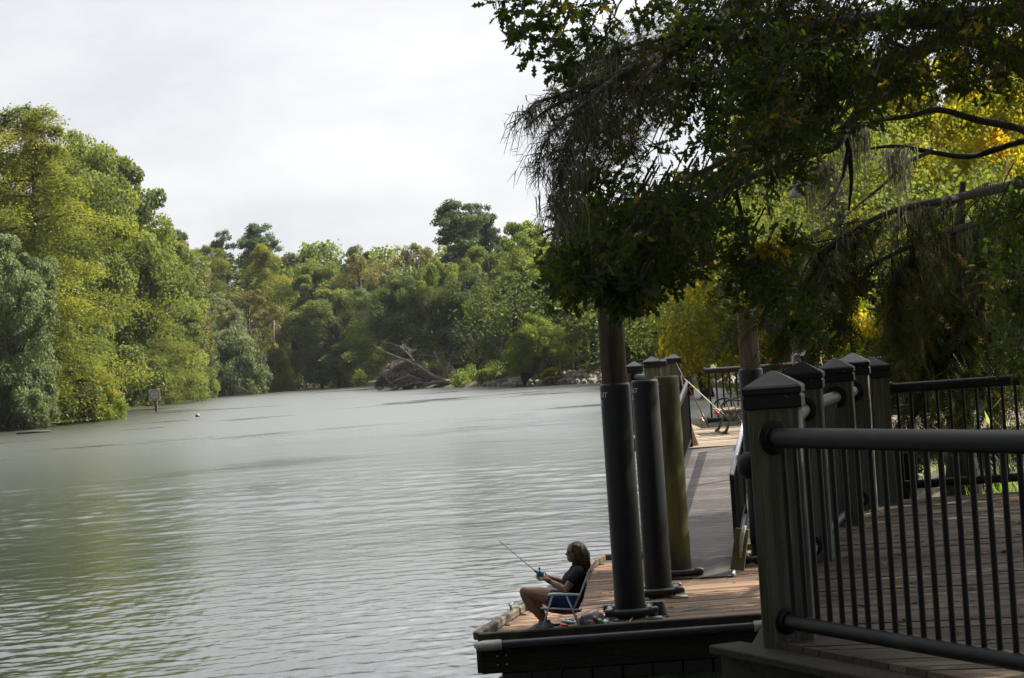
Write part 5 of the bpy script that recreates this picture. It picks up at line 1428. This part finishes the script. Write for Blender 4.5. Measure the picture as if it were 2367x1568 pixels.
# --- grey mossy trunk and a dark one in the right background
for x0, x1, ytop, Y, r0, lab, bk in ((1955, 1930, 380, 70, .42, 'grey mossy trunk standing behind the boardwalk corner posts', 'bark'), (2258, 2250, 560, 42, .20, 'slim dark trunk right of the drooping cypress trunk', 'barkdark'),
                                 (1808, 1800, 560, 92, .35, 'dim grey trunk right of the short wood pile', 'bark'), (1640, 1560, 640, 150, .5, 'dark trunk slanting left behind the far railing', 'barkdark'), (1590, 1555, 660, 158, .45, 'second slanting dark trunk, left of the other, behind the far railing', 'barkdark')):
    a = pt(x0, 880, Y); a.z = gz(a.x, Y) - .3; t_ = pt(x1, ytop, Y)
    r = thing('tree_trunk', lab, 'tree trunk', a, 'trunks beyond the boardwalk')
    mb = MB(); mb.tube([a, a + Vector((0, 0, 1.0)), a.lerp(t_, .5) + Vector((.15, 0, 0)), t_], [r0 * 1.5, r0, r0 * .85, r0 * .5], 10)
    s0_ = a.lerp(t_, .55); mb.tube([s0_, s0_ + Vector((-.8, -.3, .9)), s0_ + Vector((-2.2, -.5, 1.2))], [r0 * .5, r0 * .35, r0 * .1], 7)
    mb.build('trunk', M[bk], r, True)
    pp = [a.lerp(t_, rs.uniform(.35, .95)) + Vector((rs.uniform(-1, 1) * r0 * 1.1, -r0 * .9, 0)) for _ in range(26)]
    o = bpy.data.objects.new('spanish_moss', strands(rs, pp, 26, Y * .012, .00022 * Y, r0 * .35)); link(o, r); o.location = -WLOC[r.name]
    n = 7000; Cq = np.array(t_) + rs.normal(size=(n, 3)) * [Y * .022, Y * .022, Y * .014]
    V = leaf_cloud(rs, Cq, rs.normal(size=(n, 3)), .0011 * Y + .05, 0, .7)
    o = bpy.data.objects.new('crown', np_mesh('crown', V, np.arange(n * 4), np.arange(n) * 4, np.full(n, 4), np.clip(rs.normal(.45, .2, n), 0, 1), [PAL['mid']])); link(o, r); o.location = -WLOC[r.name]

# --- tall marsh grass behind the far railing
def marsh():
    V, T = [], []
    for _ in range(4200):
        Y = rs.uniform(22.6, 33); X = rs.uniform(.155, .262) * Y
        if rs.uniform() < .25: X = rs.uniform(.22, .27) * Y
        p = np.array([X, Y, gz(X, Y)]); L_ = rs.uniform(.6, 1.5) * (1.15 if rs.uniform() < .1 else 1); a = rs.uniform(0, 6.28); b = rs.uniform(.05, .5)
        s_ = np.array([math.cos(a + 1.57), math.sin(a + 1.57), 0]) * rs.uniform(.008, .022); d = np.array([math.cos(a), math.sin(a), 0]); ct = rs.uniform(0, 1); prev = p
        for k in range(4):
            u = (k + 1) / 4; nx = p + d * b * L_ * u * u + np.array([0, 0, L_ * (u - .25 * b * u * u)]); f0, f1 = 1 - (k / 4) ** 2, 1 - u ** 2
            V.append(np.array([prev - s_ * f0, prev + s_ * f0, nx + s_ * f1, nx - s_ * f1])); T.append(ct); prev = nx
    V = np.array(V).reshape(-1, 3); n = len(T)
    o = bpy.data.objects.new('marsh_grass', np_mesh('marsh_grass', V, np.arange(n * 4), np.arange(n) * 4, np.full(n, 4), T, [M['grass']])); link(o)
    tag(o, 'tall bright green marsh grass growing behind the far right railing', 'grass', kind='stuff')
marsh()
for x, y, Y in ((2290, 950, 24.5), (2330, 1000, 24)):
    a = pt(x, y, Y); g = gz(a.x, Y); r = thing('reed_plant', 'tall bright reed rising above the far right railing base' if x < 2300 else 'shorter bright reed at the right edge behind the railing', 'reed', (a.x, Y, g), 'reeds')
    mb = MB(); mb.tube([(a.x, Y, g), (a.x + .02, Y, (g + a.z) / 2), (a.x, Y, a.z + .15)], [.008, .006, .003], 5); mb.build('stem', M['grass'], r)
    mb = MB()
    for k in range(9):
        z = g + (a.z - g) * (.35 + .65 * k / 8); an = k * 2.4; L_ = rs.uniform(.15, .3)
        b0_ = Vector((a.x, Y, z)); d = Vector((math.cos(an), math.sin(an), .9)); s_ = Vector((-math.sin(an), math.cos(an), 0)) * .022
        mb.add([b0_, b0_ + d * L_ * .5 + s_, b0_ + d * L_, b0_ + d * L_ * .5 - s_], [(0, 1, 2, 3)], rs.uniform(.6, 1))
    mb.build('leaf_blades', M['grass'], r)

# small things caught in the trees
a = pt(1838, 440, 22); 
mb = MB(); rr2 = [(.008, .10), (.02, .085), (.03, .03), (.045, -.02), (.058, -.06), (.05, -.075)]
vs = []; n = 14
mb.lathe(rr2, a, n)
mb.v = [(p[0] + .012 * math.sin(i * 2.3), p[1] + .012 * math.cos(i * 1.7), p[2] + .008 * math.sin(i * 3.1)) for i, p in enumerate(mb.v)]
tag(mb.build('plastic_bag', pmat('pale_bag', (.50, .53, .62), (.38, .40, .5), rough=.5), None, True, loc=a), 'small pale crumpled bag hanging from a twig among the lit leaves', 'bag')
a = pt(2312, 778, 27); mb = MB(); mb.ball(a, (.028, .028, .055), m=Matrix.Rotation(.5, 3, 'Y')); mb.tube([a + Vector((.02, 0, .05)), a + Vector((.03, 0, .3))], .002, 4)
tag(mb.build('fishing_float', pmat('red_float', (.55, .03, .015), rough=.35), None, True, loc=a), 'tiny bright red float caught in the leaves at the right edge', 'float')

# ------------------------------------------------------------------ people
def remeshed(mb, name, mat, parent, voxel=.007, smooth=4, factor=.5):
    o = mb.build(name, mat, parent)
    m = o.modifiers.new('r', 'REMESH'); m.mode = 'VOXEL'; m.voxel_size = voxel; m.use_smooth_shade = True
    s = o.modifiers.new('s', 'SMOOTH'); s.factor = factor; s.iterations = smooth
    dg = bpy.context.evaluated_depsgraph_get(); me = bpy.data.meshes.new_from_object(o.evaluated_get(dg))
    o.modifiers.clear(); old = o.data; o.data = me; bpy.data.meshes.remove(old)
    me.materials.clear(); me.materials.append(mat)
    me.polygons.foreach_set('use_smooth', [True] * len(me.polygons))
    return o
skin = pmat('skin', (.24, .13, .09), (.30, .17, .12), rough=.55, scale=14)
hairm = pmat('brown_hair', (.03, .014, .007), (.085, .04, .017), rough=.5, scale=6, stretch=(10, 10, 1.2), bump=1)
WY = 24.45
def Wp(cx, cy, dy=0.0): return pt((1200 + cx / 5.6) / 1.0562, (1290 + cy / 5.6) / 1.0562, WY + dy)
def chain(mb, js, n=12):
    """limb through joints (cx, cy, depth, radius) with rounded ends"""
    P = [Wp(j[0], j[1], j[2]) for j in js]; r = [j[3] for j in js]; Q, q = [], []
    for i in range(len(P) - 1):
        for k in range(4):
            u = k / 4; Q.append(P[i].lerp(P[i + 1], u)); q.append(r[i] + (r[i + 1] - r[i]) * (u * u * (3 - 2 * u)))
    Q.append(P[-1]); q.append(r[-1]); mb.tube(Q, q, n)
    mb.ball(P[0], r[0] * .98); mb.ball(P[-1], r[-1] * .98)
    for p, rr_ in zip(P[1:-1], r[1:-1]): mb.ball(p, rr_ * .97)
wo = thing('person', 'woman in a black t-shirt and denim shorts seated in the lawn chair, fishing', 'person', Wp(900, 1390))
mb = MB()
chain(mb, [(1065, 1000, 0, .135), (1100, 880, 0, .125), (1130, 730, 0, .128), (1180, 590, 0, .085), (1182, 490, 0, .052), (1160, 430, 0, .05)], 18)
chain(mb, [(1185, 590, -.165, .052), (1185, 585, 0, .07), (1185, 590, .165, .052)])
chain(mb, [(1060, 1015, -.10, .115), (1060, 1015, .10, .115)])
mb.ball(Wp(1140, 318), (.096, .074, .112)); mb.ball(Wp(1098, 405), (.058, .052, .052)); mb.ball(Wp(1072, 436), (.022, .026, .020))
mb.tube([Wp(1054, 305), Wp(1036, 338), Wp(1024, 358), Wp(1042, 368)], [.011, .015, .018, .013], 8)
mb.ball(Wp(1050, 392), (.014, .022, .007)); mb.ball(Wp(1052, 404), (.013, .02, .007)); mb.ball(Wp(1058, 290), (.016, .05, .014))
mb.ball(Wp(1165, 348, -.078), (.017, .008, .030)); mb.ball(Wp(1165, 348, .078), (.017, .008, .030))
for s_, arm in ((-1, [(1188, 590, .17, .052), (1100, 715, .195, .049), (1010, 845, .20, .041), (905, 788, .17, .041), (805, 728, .12, .027)]),
                (1, [(1178, 600, .17, .050), (1090, 690, .20, .046), (1000, 745, .22, .040), (890, 700, .17, .037), (790, 668, .10, .026)])):
    chain(mb, [(a, b, s_ * d, r) for a, b, d, r in arm])
# near hand, palm up under the reel, fingers curled round it, thumb up
mb.tube([Wp(805, 728, -.12), Wp(770, 706, -.10), Wp(725, 690, -.085)], [.027, .031, .026], 10); mb.ball(Wp(728, 692, -.085), (.036, .036, .022))
for k, (ex, ey, d0, f) in enumerate(((640, 700, -.115, 1.0), (628, 698, -.097, 1.1), (632, 692, -.079, 1.05), (648, 684, -.063, .9))):
    mb.tube([Wp(715, 694, d0), Wp(ex + 30, ey + 12, d0), Wp(ex - 8, ey - 12, d0 + .01), Wp(ex - 14, ey - 45 * f, d0 + .025)], [.0105, .010, .0092, .007], 8)
    mb.ball(Wp(ex - 14, ey - 45 * f, d0 + .025), .007)
mb.tube([Wp(765, 690, -.075), Wp(752, 650, -.06), Wp(736, 615, -.055), Wp(725, 588, -.053)], [.014, .012, .010, .007], 8); mb.ball(Wp(725, 588, -.053), .007)
# far hand round the handle
mb.tube([Wp(790, 668, .10), Wp(755, 660, .07), Wp(715, 660, .035)], [.026, .030, .025], 10); mb.ball(Wp(720, 660, .04), (.034, .034, .022))
for k, (ex, d0) in enumerate(((690, .06), (672, .045), (655, .03), (640, .02))):
    mb.tube([Wp(715, 655, d0), Wp(ex - 10, 632, d0), Wp(ex - 30, 640, d0 - .02), Wp(ex - 26, 668, d0 - .035)], [.0105, .010, .009, .007], 8)
for s_, leg in ((-1, [(1040, 1000, .10, .108), (820, 955, .11, .098), (620, 905, .11, .080), (452, 868, .10, .062), (478, 950, .10, .059), (560, 1070, .09, .060), (630, 1160, .08, .045), (690, 1245, .07, .034)]),
                (1, [(1040, 985, .10, .105), (830, 925, .12, .092), (680, 885, .13, .074), (545, 862, .13, .058), (570, 950, .13, .055), (630, 1070, .11, .056), (685, 1160, .09, .042), (725, 1240, .07, .034)])):
    chain(mb, [(a, b, s_ * d, r) for a, b, d, r in leg])
    q = leg[-1]; mb.tube([Wp(q[0], q[1], s_ * q[2]), Wp(q[0] - 20, q[1] + 70, s_ * q[2]), Wp(q[0] - 110, q[1] + 110, s_ * q[2])], [.034, .034, .028], 10)
remeshed(mb, 'body', skin, wo, .0065, 5)
mb = MB()
chain(mb, [(1085, 930, 0, .148), (1105, 850, 0, .145), (1135, 720, 0, .146), (1178, 600, 0, .108), (1188, 530, 0, .075)], 20)
chain(mb, [(1188, 596, -.165, .066), (1185, 588, 0, .09), (1182, 598, .165, .066)])
chain(mb, [(1180, 600, -.17, .066), (1110, 690, -.195, .068)]); chain(mb, [(1172, 606, .17, .064), (1100, 680, .20, .062)])
remeshed(mb, 't_shirt', pmat('black_cotton', (.008, .008, .010), (.016, .016, .018), rough=.9, scale=20), wo, .008, 5)
mb = MB(); chain(mb, [(1070, 1010, -.10, .128), (1070, 1010, .10, .128)])
for s_ in (-1, 1): chain(mb, [(1050, 1005, s_ * .10, .122), (830, 965, s_ * .115, .110)])
remeshed(mb, 'shorts', pmat('denim', (.012, .035, .10), (.03, .07, .17), rough=.85, scale=40), wo, .008, 4)
# hair
mb = MB(); mb.ball(Wp(1172, 295), (.104, .090, .104))
for k in range(22):
    a = k / 21; dy = -.088 + .176 * a
    x0 = 1200 + 40 * math.sin(a * 3.1); j = rnd.uniform(-14, 14)
    mb.tube([Wp(x0, 240, dy * .8), Wp(x0 + 66 + j, 350, dy * 1.15), Wp(x0 + 78 + j, 450, dy * 1.1), Wp(x0 + 96 + j * 2, 540 + j, dy)], [.034, .030, .024, .006], 7)
for dy in (-.086, -.090, .086, .090):
    for q in range(4):
        mb.tube([Wp(1110 + q * 18, 225, dy * .7), Wp(1150 + q * 22, 330, dy), Wp(1165 + q * 25, 420, dy * 1.0), Wp(1120 + q * 34, 500 + q * 8, dy * .95)], [.022, .020, .018, .005], 7)
remeshed(mb, 'hair', hairm, wo, .006, 2)
mb = MB()
for k in range(110):
    dy = rnd.uniform(-.10, .10); j = rnd.uniform(-30, 36); u0 = rnd.uniform(-1, 1)
    mb.tube([Wp(1180 + u0 * 40, 196 + abs(u0) * 14, dy * .5), Wp(1262 + j * .5, 280, dy * .95), Wp(1288 + j, 400, dy * 1.02), Wp(1290 + j * 1.5, 500, dy * .98), Wp(1300 + j * 1.7, rnd.uniform(540, 610), dy * .9)], [.004, .007, .008, .007, .002], 5, cap=False)
for k in range(46):
    sd3 = rnd.choice((-1, 1)); j = rnd.uniform(-22, 60)
    mb.tube([Wp(1120 + j, 205, sd3 * .045), Wp(1148 + j, 310, sd3 * .09), Wp(1160 + j * 1.3, 410, sd3 * .093), Wp(1130 + j * 1.5, rnd.uniform(480, 545), sd3 * .085)], [.004, .007, .007, .002], 5, cap=False)
mb.build('hair_locks', hairm, wo, True)
mb = MB()
for s_ in (-1, 1):
    mb.tube([Wp(1046, 322, s_ * .05), Wp(1075, 322, s_ * .072), Wp(1160, 326, s_ * .082)], [.0055, .005, .004], 6)
    mb.ball(Wp(1049, 330, s_ * .034), (.006, .026, .019))
mb.tube([Wp(1044, 322, -.02), Wp(1041, 322, 0), Wp(1044, 322, .02)], .004, 6)
mb.build('glasses', pmat('dark_glasses', (.006, .006, .008), rough=.15), wo, True)
mb = MB(); a, b = Wp(812, 734, -.122), Wp(784, 718, -.112); mb.tube([a, b], .0315, 14); mb.build('watch', M['rubber'], wo, True, auto=50)
shm = pmat('grey_trainer', (.12, .13, .16), (.34, .35, .40), rough=.7, scale=40, lo=.45, hi=.55)
for s_, x0 in ((-1, 0), (1, 34)):
    mb = MB(); d = s_ * .07
    mb.tube([Wp(815 + x0, 1335, d), Wp(760 + x0, 1330, d), Wp(690 + x0, 1345, d), Wp(600 + x0, 1368, d), Wp(525 + x0, 1388, d), Wp(503 + x0, 1394, d)], [.030, .043, .047, .042, .032, .018], 14)
    mb.tube([Wp(715 + x0, 1262, d), Wp(735 + x0, 1320, d)], [.043, .045], 14)
    so_ = remeshed(mb, 'shoe', shm, wo, .006, 3)
    mb = MB(); 
    q0 = Wp(835 + x0, 1378, d); q1 = Wp(503 + x0, 1412, d)
    mb.tube([q0, q0.lerp(q1, .3), q0.lerp(q1, .7), q1], [.026, .034, .036, .020], 12)
    z0 = min(v[2] for v in mb.v); mb.v = [(v[0], v[1], ZK + .006 + max(0, min(v[2] - ZK - .006, .026)) ) for v in mb.v]
    o = mb.build('sole', pmat('blue_sole', (.03, .20, .32), (.3, .32, .34), rough=.6, scale=9), so_, True)

# lawn chair
ch = thing('lawn_chair', 'white tube lawn chair with purple and magenta webbing under the seated woman', 'chair', Wp(960, 1390))
for s_ in (-1, 1):
    d = s_ * .27; sh_ = 0 if s_ < 0 else 0
    for nm, P in (('front_leg', [(832, 925), (760, 1150), (688, 1405)]), ('rear_leg', [(1025, 925), (1110, 1120), (1222, 1382)]), ('seat_rail', [(680, 1094), (900, 1103), (1225, 1115)]), ('back_frame', [(1128, 1088), (1215, 900), (1330, 590), (1425, 440)])):
        pts = [Wp(a, b, d) for a, b in P]
        if 'leg' in nm:
            e_ = pts[-1]; e_.z = ZK + .012 if s_ < 0 else e_.z; 
            if s_ > 0: e_.z = ZK + .012
        MB().tube(pts, .0115, 10).build(nm, M['alu'], ch, True)
    mb = MB(); mb.tube([Wp(770, 925, d), Wp(790, 908, d), Wp(850, 903, d), Wp(1000, 905, d), Wp(1210, 908, d)], [.010, .016, .018, .017, .014], 10)
    mb.build('armrest', M['white'], ch, True)
for P in ((1425, 440), (1225, 1115), (680, 1094)):
    MB().tube([Wp(P[0], P[1], -.27), Wp(P[0], P[1], .27)], .0115, 10).build('cross_tube', M['alu'], ch, True)
web, t, N, L, out = nt('chair_webbing')
b = N('ShaderNodeBsdfPrincipled'); L(b.outputs[0], out.inputs[0]); b.inputs['Roughness'].default_value = .7
tc = N('ShaderNodeTexCoord'); wv = N('ShaderNodeTexNoise'); wv.inputs['Scale'].default_value = 11; L(tc.outputs['Object'], wv.inputs['Vector'])
rp = N('ShaderNodeValToRGB'); rp.color_ramp.interpolation = 'CONSTANT'; L(wv.outputs[0], rp.inputs[0]); e = rp.color_ramp.elements
e[0].position = 0; e[0].color = (.03, .02, .12, 1); e[1].position = .44; e[1].color = (.32, .015, .16, 1); k = e.new(.54); k.color = (.10, .05, .22, 1); k = e.new(.60); k.color = (.5, .42, .5, 1)
L(rp.outputs[0], b.inputs['Base Color'])
def sheet(P, sag, name):
    mb = MB(); n, m_ = len(P), 9; vs = []
    for i, (a, b_) in enumerate(P):
        for j in range(m_):
            u = j / (m_ - 1); vs.append(Wp(a, b_, -.255 + .51 * u) + Vector((0, 0, -sag[i] * math.sin(math.pi * u))))
    fs = [(i * m_ + j, i * m_ + j + 1, (i + 1) * m_ + j + 1, (i + 1) * m_ + j) for i in range(n - 1) for j in range(m_ - 1)]
    k = len(vs); vs2 = [v + Vector((0, 0, -.006)) + Vector((.006, 0, 0)) for v in vs]
    mb.add(vs + vs2, fs + [tuple(k + q for q in reversed(f)) for f in fs], .5); return mb.build(name, web, ch, True)
sheet([(690, 1096), (800, 1106), (950, 1112), (1100, 1112), (1215, 1112)], [.01, .035, .05, .045, .02], 'seat')
sheet([(1215, 1100), (1245, 980), (1290, 800), (1350, 620), (1430, 445)], [.0, .01, .01, .01, .0], 'backrest')

# the woman's rod with blue reel
blue = pmat('blue_reel', (.015, .14, .30), (.03, .22, .42), rough=.25, scale=9)
r = thing('fishing_rod', 'short fishing rod with a blue reel held by the seated woman', 'fishing rod', Wp(740, 705, -.05))
h_, tp_ = Wp(585, 575, -.04), Wp(122, 190, -.30)
MB().tube([h_, h_.lerp(tp_, .5), tp_], [.0048, .0036, .0022], 8).build('blank', M['rubber'], r, True)
MB().tube([Wp(770, 735, -.02), Wp(680, 655, -.035), Wp(625, 608, -.04), Wp(585, 575, -.04)], [.013, .012, .015, .010], 10).build('handle', M['rubber'], r, True)
d = (tp_ - h_).normalized()
MB().lathe([(.012, -.045), (.030, -.036), (.040, -.012), (.040, .014), (.030, .034), (.012, .040)], Wp(664, 622, -.045), 16, axis=Vector((-1, 0, .35))).build('reel', blue, r, True, auto=50)
mb = MB(); mb.tube([Wp(660, 620, -.09), Wp(655, 585, -.095), Wp(654, 556, -.095)], [.005, .004, .004], 6); mb.ball(Wp(654, 552, -.095), (.013, .013, .017)); mb.build('crank', M['rubber'], r, True)
for k in (.15, .4, .62, .8, .93, 1):
    MB().lathe([(.004, -.003), (.009, 0), (.004, .003)], h_.lerp(tp_, k) + Vector((0, 0, .006)), 8, axis=d).build('guide_ring', M['rubber'], r)

# gear on the boards beside the chair
def onD(cx, cy, h=0): p = onz((1200 + cx / 5.6) / 1.0562, (1290 + cy / 5.6) / 1.0562, ZK + h); return p
a = onD(1340, 1300)
bg_ = thing('mesh_bag', 'crumpled grey bag with orange contents lying beside the lawn chair', 'bag', a)
mb = MB(); mb.tube([onD(1190, 1290, .045), onD(1260, 1255, .075), onD(1340, 1235, .085), onD(1430, 1200, .085), onD(1500, 1225, .07)], [.03, .062, .070, .082, .055], 12)
for i in range(16): mb.ball(onD(rnd.uniform(1190, 1480), rnd.uniform(1260, 1300), rnd.uniform(.03, .07)), rnd.uniform(.02, .045))
remeshed(mb, 'sack', pmat('grey_sack', (.17, .17, .21), (.33, .32, .38), rough=.5, scale=16, bump=1.5), bg_, .009, 2)
mb = MB(); mb.ball(onD(1420, 1240, .10), (.035, .05, .032)); mb.build('contents', pmat('orange_contents', (.45, .10, .015), (.25, .05, .01), rough=.4), bg_, True)
a = onD(1455, 1310); mb = MB(); g_ = thing('bottle', 'green bottle with a white cap lying beside the grey bag', 'bottle', a)
q0, q1 = onD(1410, 1300, .045), onD(1500, 1295, .045); ax_ = (q1 - q0).normalized()
mb.lathe([(.02, -.01), (.045, .0), (.052, .03), (.050, .07), (.035, .10), (.018, .115)], q0, 16, axis=ax_); mb.build('bottle_body', pmat('green_plastic', (.01, .16, .05), (.02, .26, .10), rough=.2, scale=8), g_, True, auto=50)
mb = MB(); mb.lathe([(.021, .110), (.021, .140), (.017, .145)], q0, 14, axis=ax_); mb.build('bottle_cap', M['white'], g_, True, auto=40)
for (P, col, lab, nm, cat, rr_) in (([(975, 1282), (1040, 1285), (1120, 1298)], (.01, .22, .19), 'teal-handled pliers lying under the lawn chair', 'pliers', 'pliers', [.022, .018, .009]),
                              ([(950, 1318), (1000, 1325), (1045, 1335)], (.6, .03, .015), 'red-handled knife with a black sheath lying under the lawn chair', 'knife', 'knife', [.014, .018, .009])):
    mb = MB(); q = [onD(a_, b_, .016) for a_, b_ in P]; r = thing(nm, lab, cat, q[0], 'tackle under the chair'); mb.tube(q, rr_, 10); mb.build('handle', pmat(nm + '_grip', col, rough=.35), r, True)
    mb = MB()
    if nm == 'pliers': mb.tube([q[0] + Vector((.06, .05, 0)), q[1] + Vector((.03, .03, 0)), q[2] + Vector((.06, 0, 0))], [.012, .013, .005], 8); mb.build('jaw', M['alu'], r, True)
    else:
        e0_, e1_ = onD(930, 1312, .016), onD(830, 1325, .016); mb.tube([e0_, e0_.lerp(e1_, .5), e1_], [.015, .02, .012], 8); mb.build('sheath', M['rubber'], r, True)
mb = MB(); mb.tube([onD(925, 1200, .02), onD(980, 1205, .05), onD(1010, 1225, .05), onD(1030, 1262, .02), onD(1070, 1275, .012)], .006, 6); a = onD(980, 1210)
tag(mb.build('pink_cord', pmat('pink_cord', (.45, .12, .2), rough=.6), None, True, loc=a), 'curled pink cord on the boards under the lawn chair', 'cord')
mb = MB(); mb.tube([onD(1035, 1262, .02), onD(1085, 1250, .03), onD(1125, 1262, .02)], [.016, .022, .012], 8); a = onD(1080, 1262)
tag(mb.build('tackle_lure', pmat('silver_teal', (.10, .35, .30), (.6, .6, .62), rough=.25, scale=30, lo=.48, hi=.52), None, True, loc=a), 'silver and teal lure lying above the teal pliers', 'lure')

# man in blue on the far platform, seen from behind past the post
def std(c, mats, label, scale=1.0, yaw=0.0, seated=False, rod_arm=False, cap=None):
    r = thing('person', label, 'person', c)
    m = Matrix.Rotation(yaw, 3, 'Z'); Cv = Vector(c)
    def q(x, y, z): return Cv + m @ (Vector((x, y, z)) * scale)
    def ch_(mb, js):
        P = [q(*j[:3]) for j in js]; rr_ = [j[3] * scale for j in js]; mb.tube(P, rr_, 10)
        for p_, r_ in zip(P, rr_): mb.ball(p_, r_ * .98, nu=10, nv=7)
    hz = .28 if seated else .92
    leg = (lambda s_: [(s_ * .10, 0, hz, .095), (s_ * .14, .38, hz + .12, .07), (s_ * .15, .62, .06, .045)]) if seated else (lambda s_: [(s_ * .10, 0, .92, .095), (s_ * .11, .02, .5, .062), (s_ * .11, 0, .09, .042), (s_ * .12, .14, .045, .038)])
    mb = MB()
    ch_(mb, [(0, 0, hz + .03, .135), (0, .01, hz + .28, .12), (0, 0, hz + .48, .11), (0, 0, hz + .58, .055), (0, .01, hz + .64, .055)])
    ch_(mb, [(-.17, 0, hz + .50, .055), (0, 0, hz + .52, .07), (.17, 0, hz + .50, .055)])
    mb.ball(q(0, .015, hz + .76), (.078 * scale, .094 * scale, .115 * scale), m=m); mb.ball(q(0, .105, hz + .74), .018 * scale)
    for s_ in (-1, 1):
        ch_(mb, leg(s_)); mb.ball(q(s_ * .08, .01, hz + .76), (.01, .02, .03))
        if rod_arm: ch_(mb, [(s_ * .19, 0, hz + .49, .05), (s_ * .30, .05, hz + .25, .042), (s_ * (.20 if s_ > 0 else .02), .22, hz + .50, .030)])
        else: ch_(mb, [(s_ * .19, 0, hz + .49, .048), (s_ * .24, .08, hz + .22, .04), (s_ * .14, .28, hz + .10, .028)])
        hp = (s_ * (.20 if s_ > 0 else .02), .22, hz + .52) if rod_arm else (s_ * .13, .31, hz + .10)
        mb.ball(q(*hp), (.03 * scale, .035 * scale, .045 * scale))
        for k in range(4): mb.tube([q(hp[0] - .02 + k * .013, hp[1] + .01, hp[2] + .02), q(hp[0] - .02 + k * .013, hp[1] + .05, hp[2] + .05), q(hp[0] - .02 + k * .013, hp[1] + .06, hp[2] + .02)], [.010, .009, .007], 6)
        mb.tube([q(hp[0] - s_ * .03, hp[1], hp[2]), q(hp[0] - s_ * .045, hp[1] + .03, hp[2] + .05)], [.012, .008], 6)
    remeshed(mb, 'body', mats[0], r, .011 if scale <= 1.2 else .02, 4)
    mb = MB(); ch_(mb, [(0, 0, hz + .06, .155), (0, .01, hz + .28, .142), (0, 0, hz + .46, .13)]); ch_(mb, [(-.15, 0, hz + .49, .066), (0, 0, hz + .5, .085), (.15, 0, hz + .49, .066)])
    remeshed(mb, 'shirt', mats[1], r, .013, 4)
    mb = MB(); ch_(mb, [(-.08, 0, hz, .13), (.08, 0, hz, .13)])
    for s_ in (-1, 1): L2 = leg(s_); a_ = L2[0]; b_ = L2[1]; ch_(mb, [(a_[0], a_[1], a_[2], .115), (b_[0] * .95, b_[1] * .9, a_[2] + (b_[2] - a_[2]) * .9, .085)])
    remeshed(mb, 'shorts', mats[2], r, .013, 4)
    mb = MB(); mb.ball(q(0, -.015, hz + .79), (.088 * scale, .10 * scale, .105 * scale), m=m); remeshed(mb, 'hair', mats[3], r, .013, 2)
    return r, q
mp2 = pt(1858, 800, 39.6)
bl_, t_ = pmat('blue_shirt', (.03, .075, .22), (.05, .11, .28), rough=.85), None
pm, q = std((mp2.x, 39.6, ZD), (skin, bl_, pmat('dark_shorts', (.03, .03, .035), rough=.9), pmat('dark_hair', (.02, .015, .012), rough=.6)), 'man in a blue sleeveless shirt holding a fishing rod upright on the far platform', 1.0, rad(-35), rod_arm=True)
hb = q(.20, .24, 1.44)
rod(pt(1899, 690, 40.2), Vector(hb) + Vector((-.03, -.02, -.22)), 'pale fishing rod held upright by the man in blue', pmat('pale_blank', (.62, .64, .68), rough=.4), 'rods leaning on the far platform', .26, M['rubber'], rt=.006, rb=.012, reel=.035)
rp3 = pt(1710, 848, 196); g = gz(rp3.x, 196)
std((rp3.x, 196, g), (skin, pmat('red_top', (.45, .05, .08), rough=.85), pmat('dark_trousers', (.02, .02, .025), rough=.9), pmat('dark_hair_far', (.02, .015, .012), rough=.6)), 'distant person in a red top sitting on the park bank', 1.15, rad(170), seated=True)

# ------------------------------------------------------------------ summer haze over the river
hz_, t, N, L, out = nt('haze_air')
v = N('ShaderNodeVolumePrincipled'); v.inputs['Color'].default_value = (.80, .86, .92, 1); v.inputs['Density'].default_value = .00005; v.inputs['Anisotropy'].default_value = .2
L(v.outputs[0], out.inputs['Volume'])
mb = MB(); mb.box((0, 600, 26.0), (1840, 1640, 60)); tag(mb.build('haze', hz_), kind='stuff')
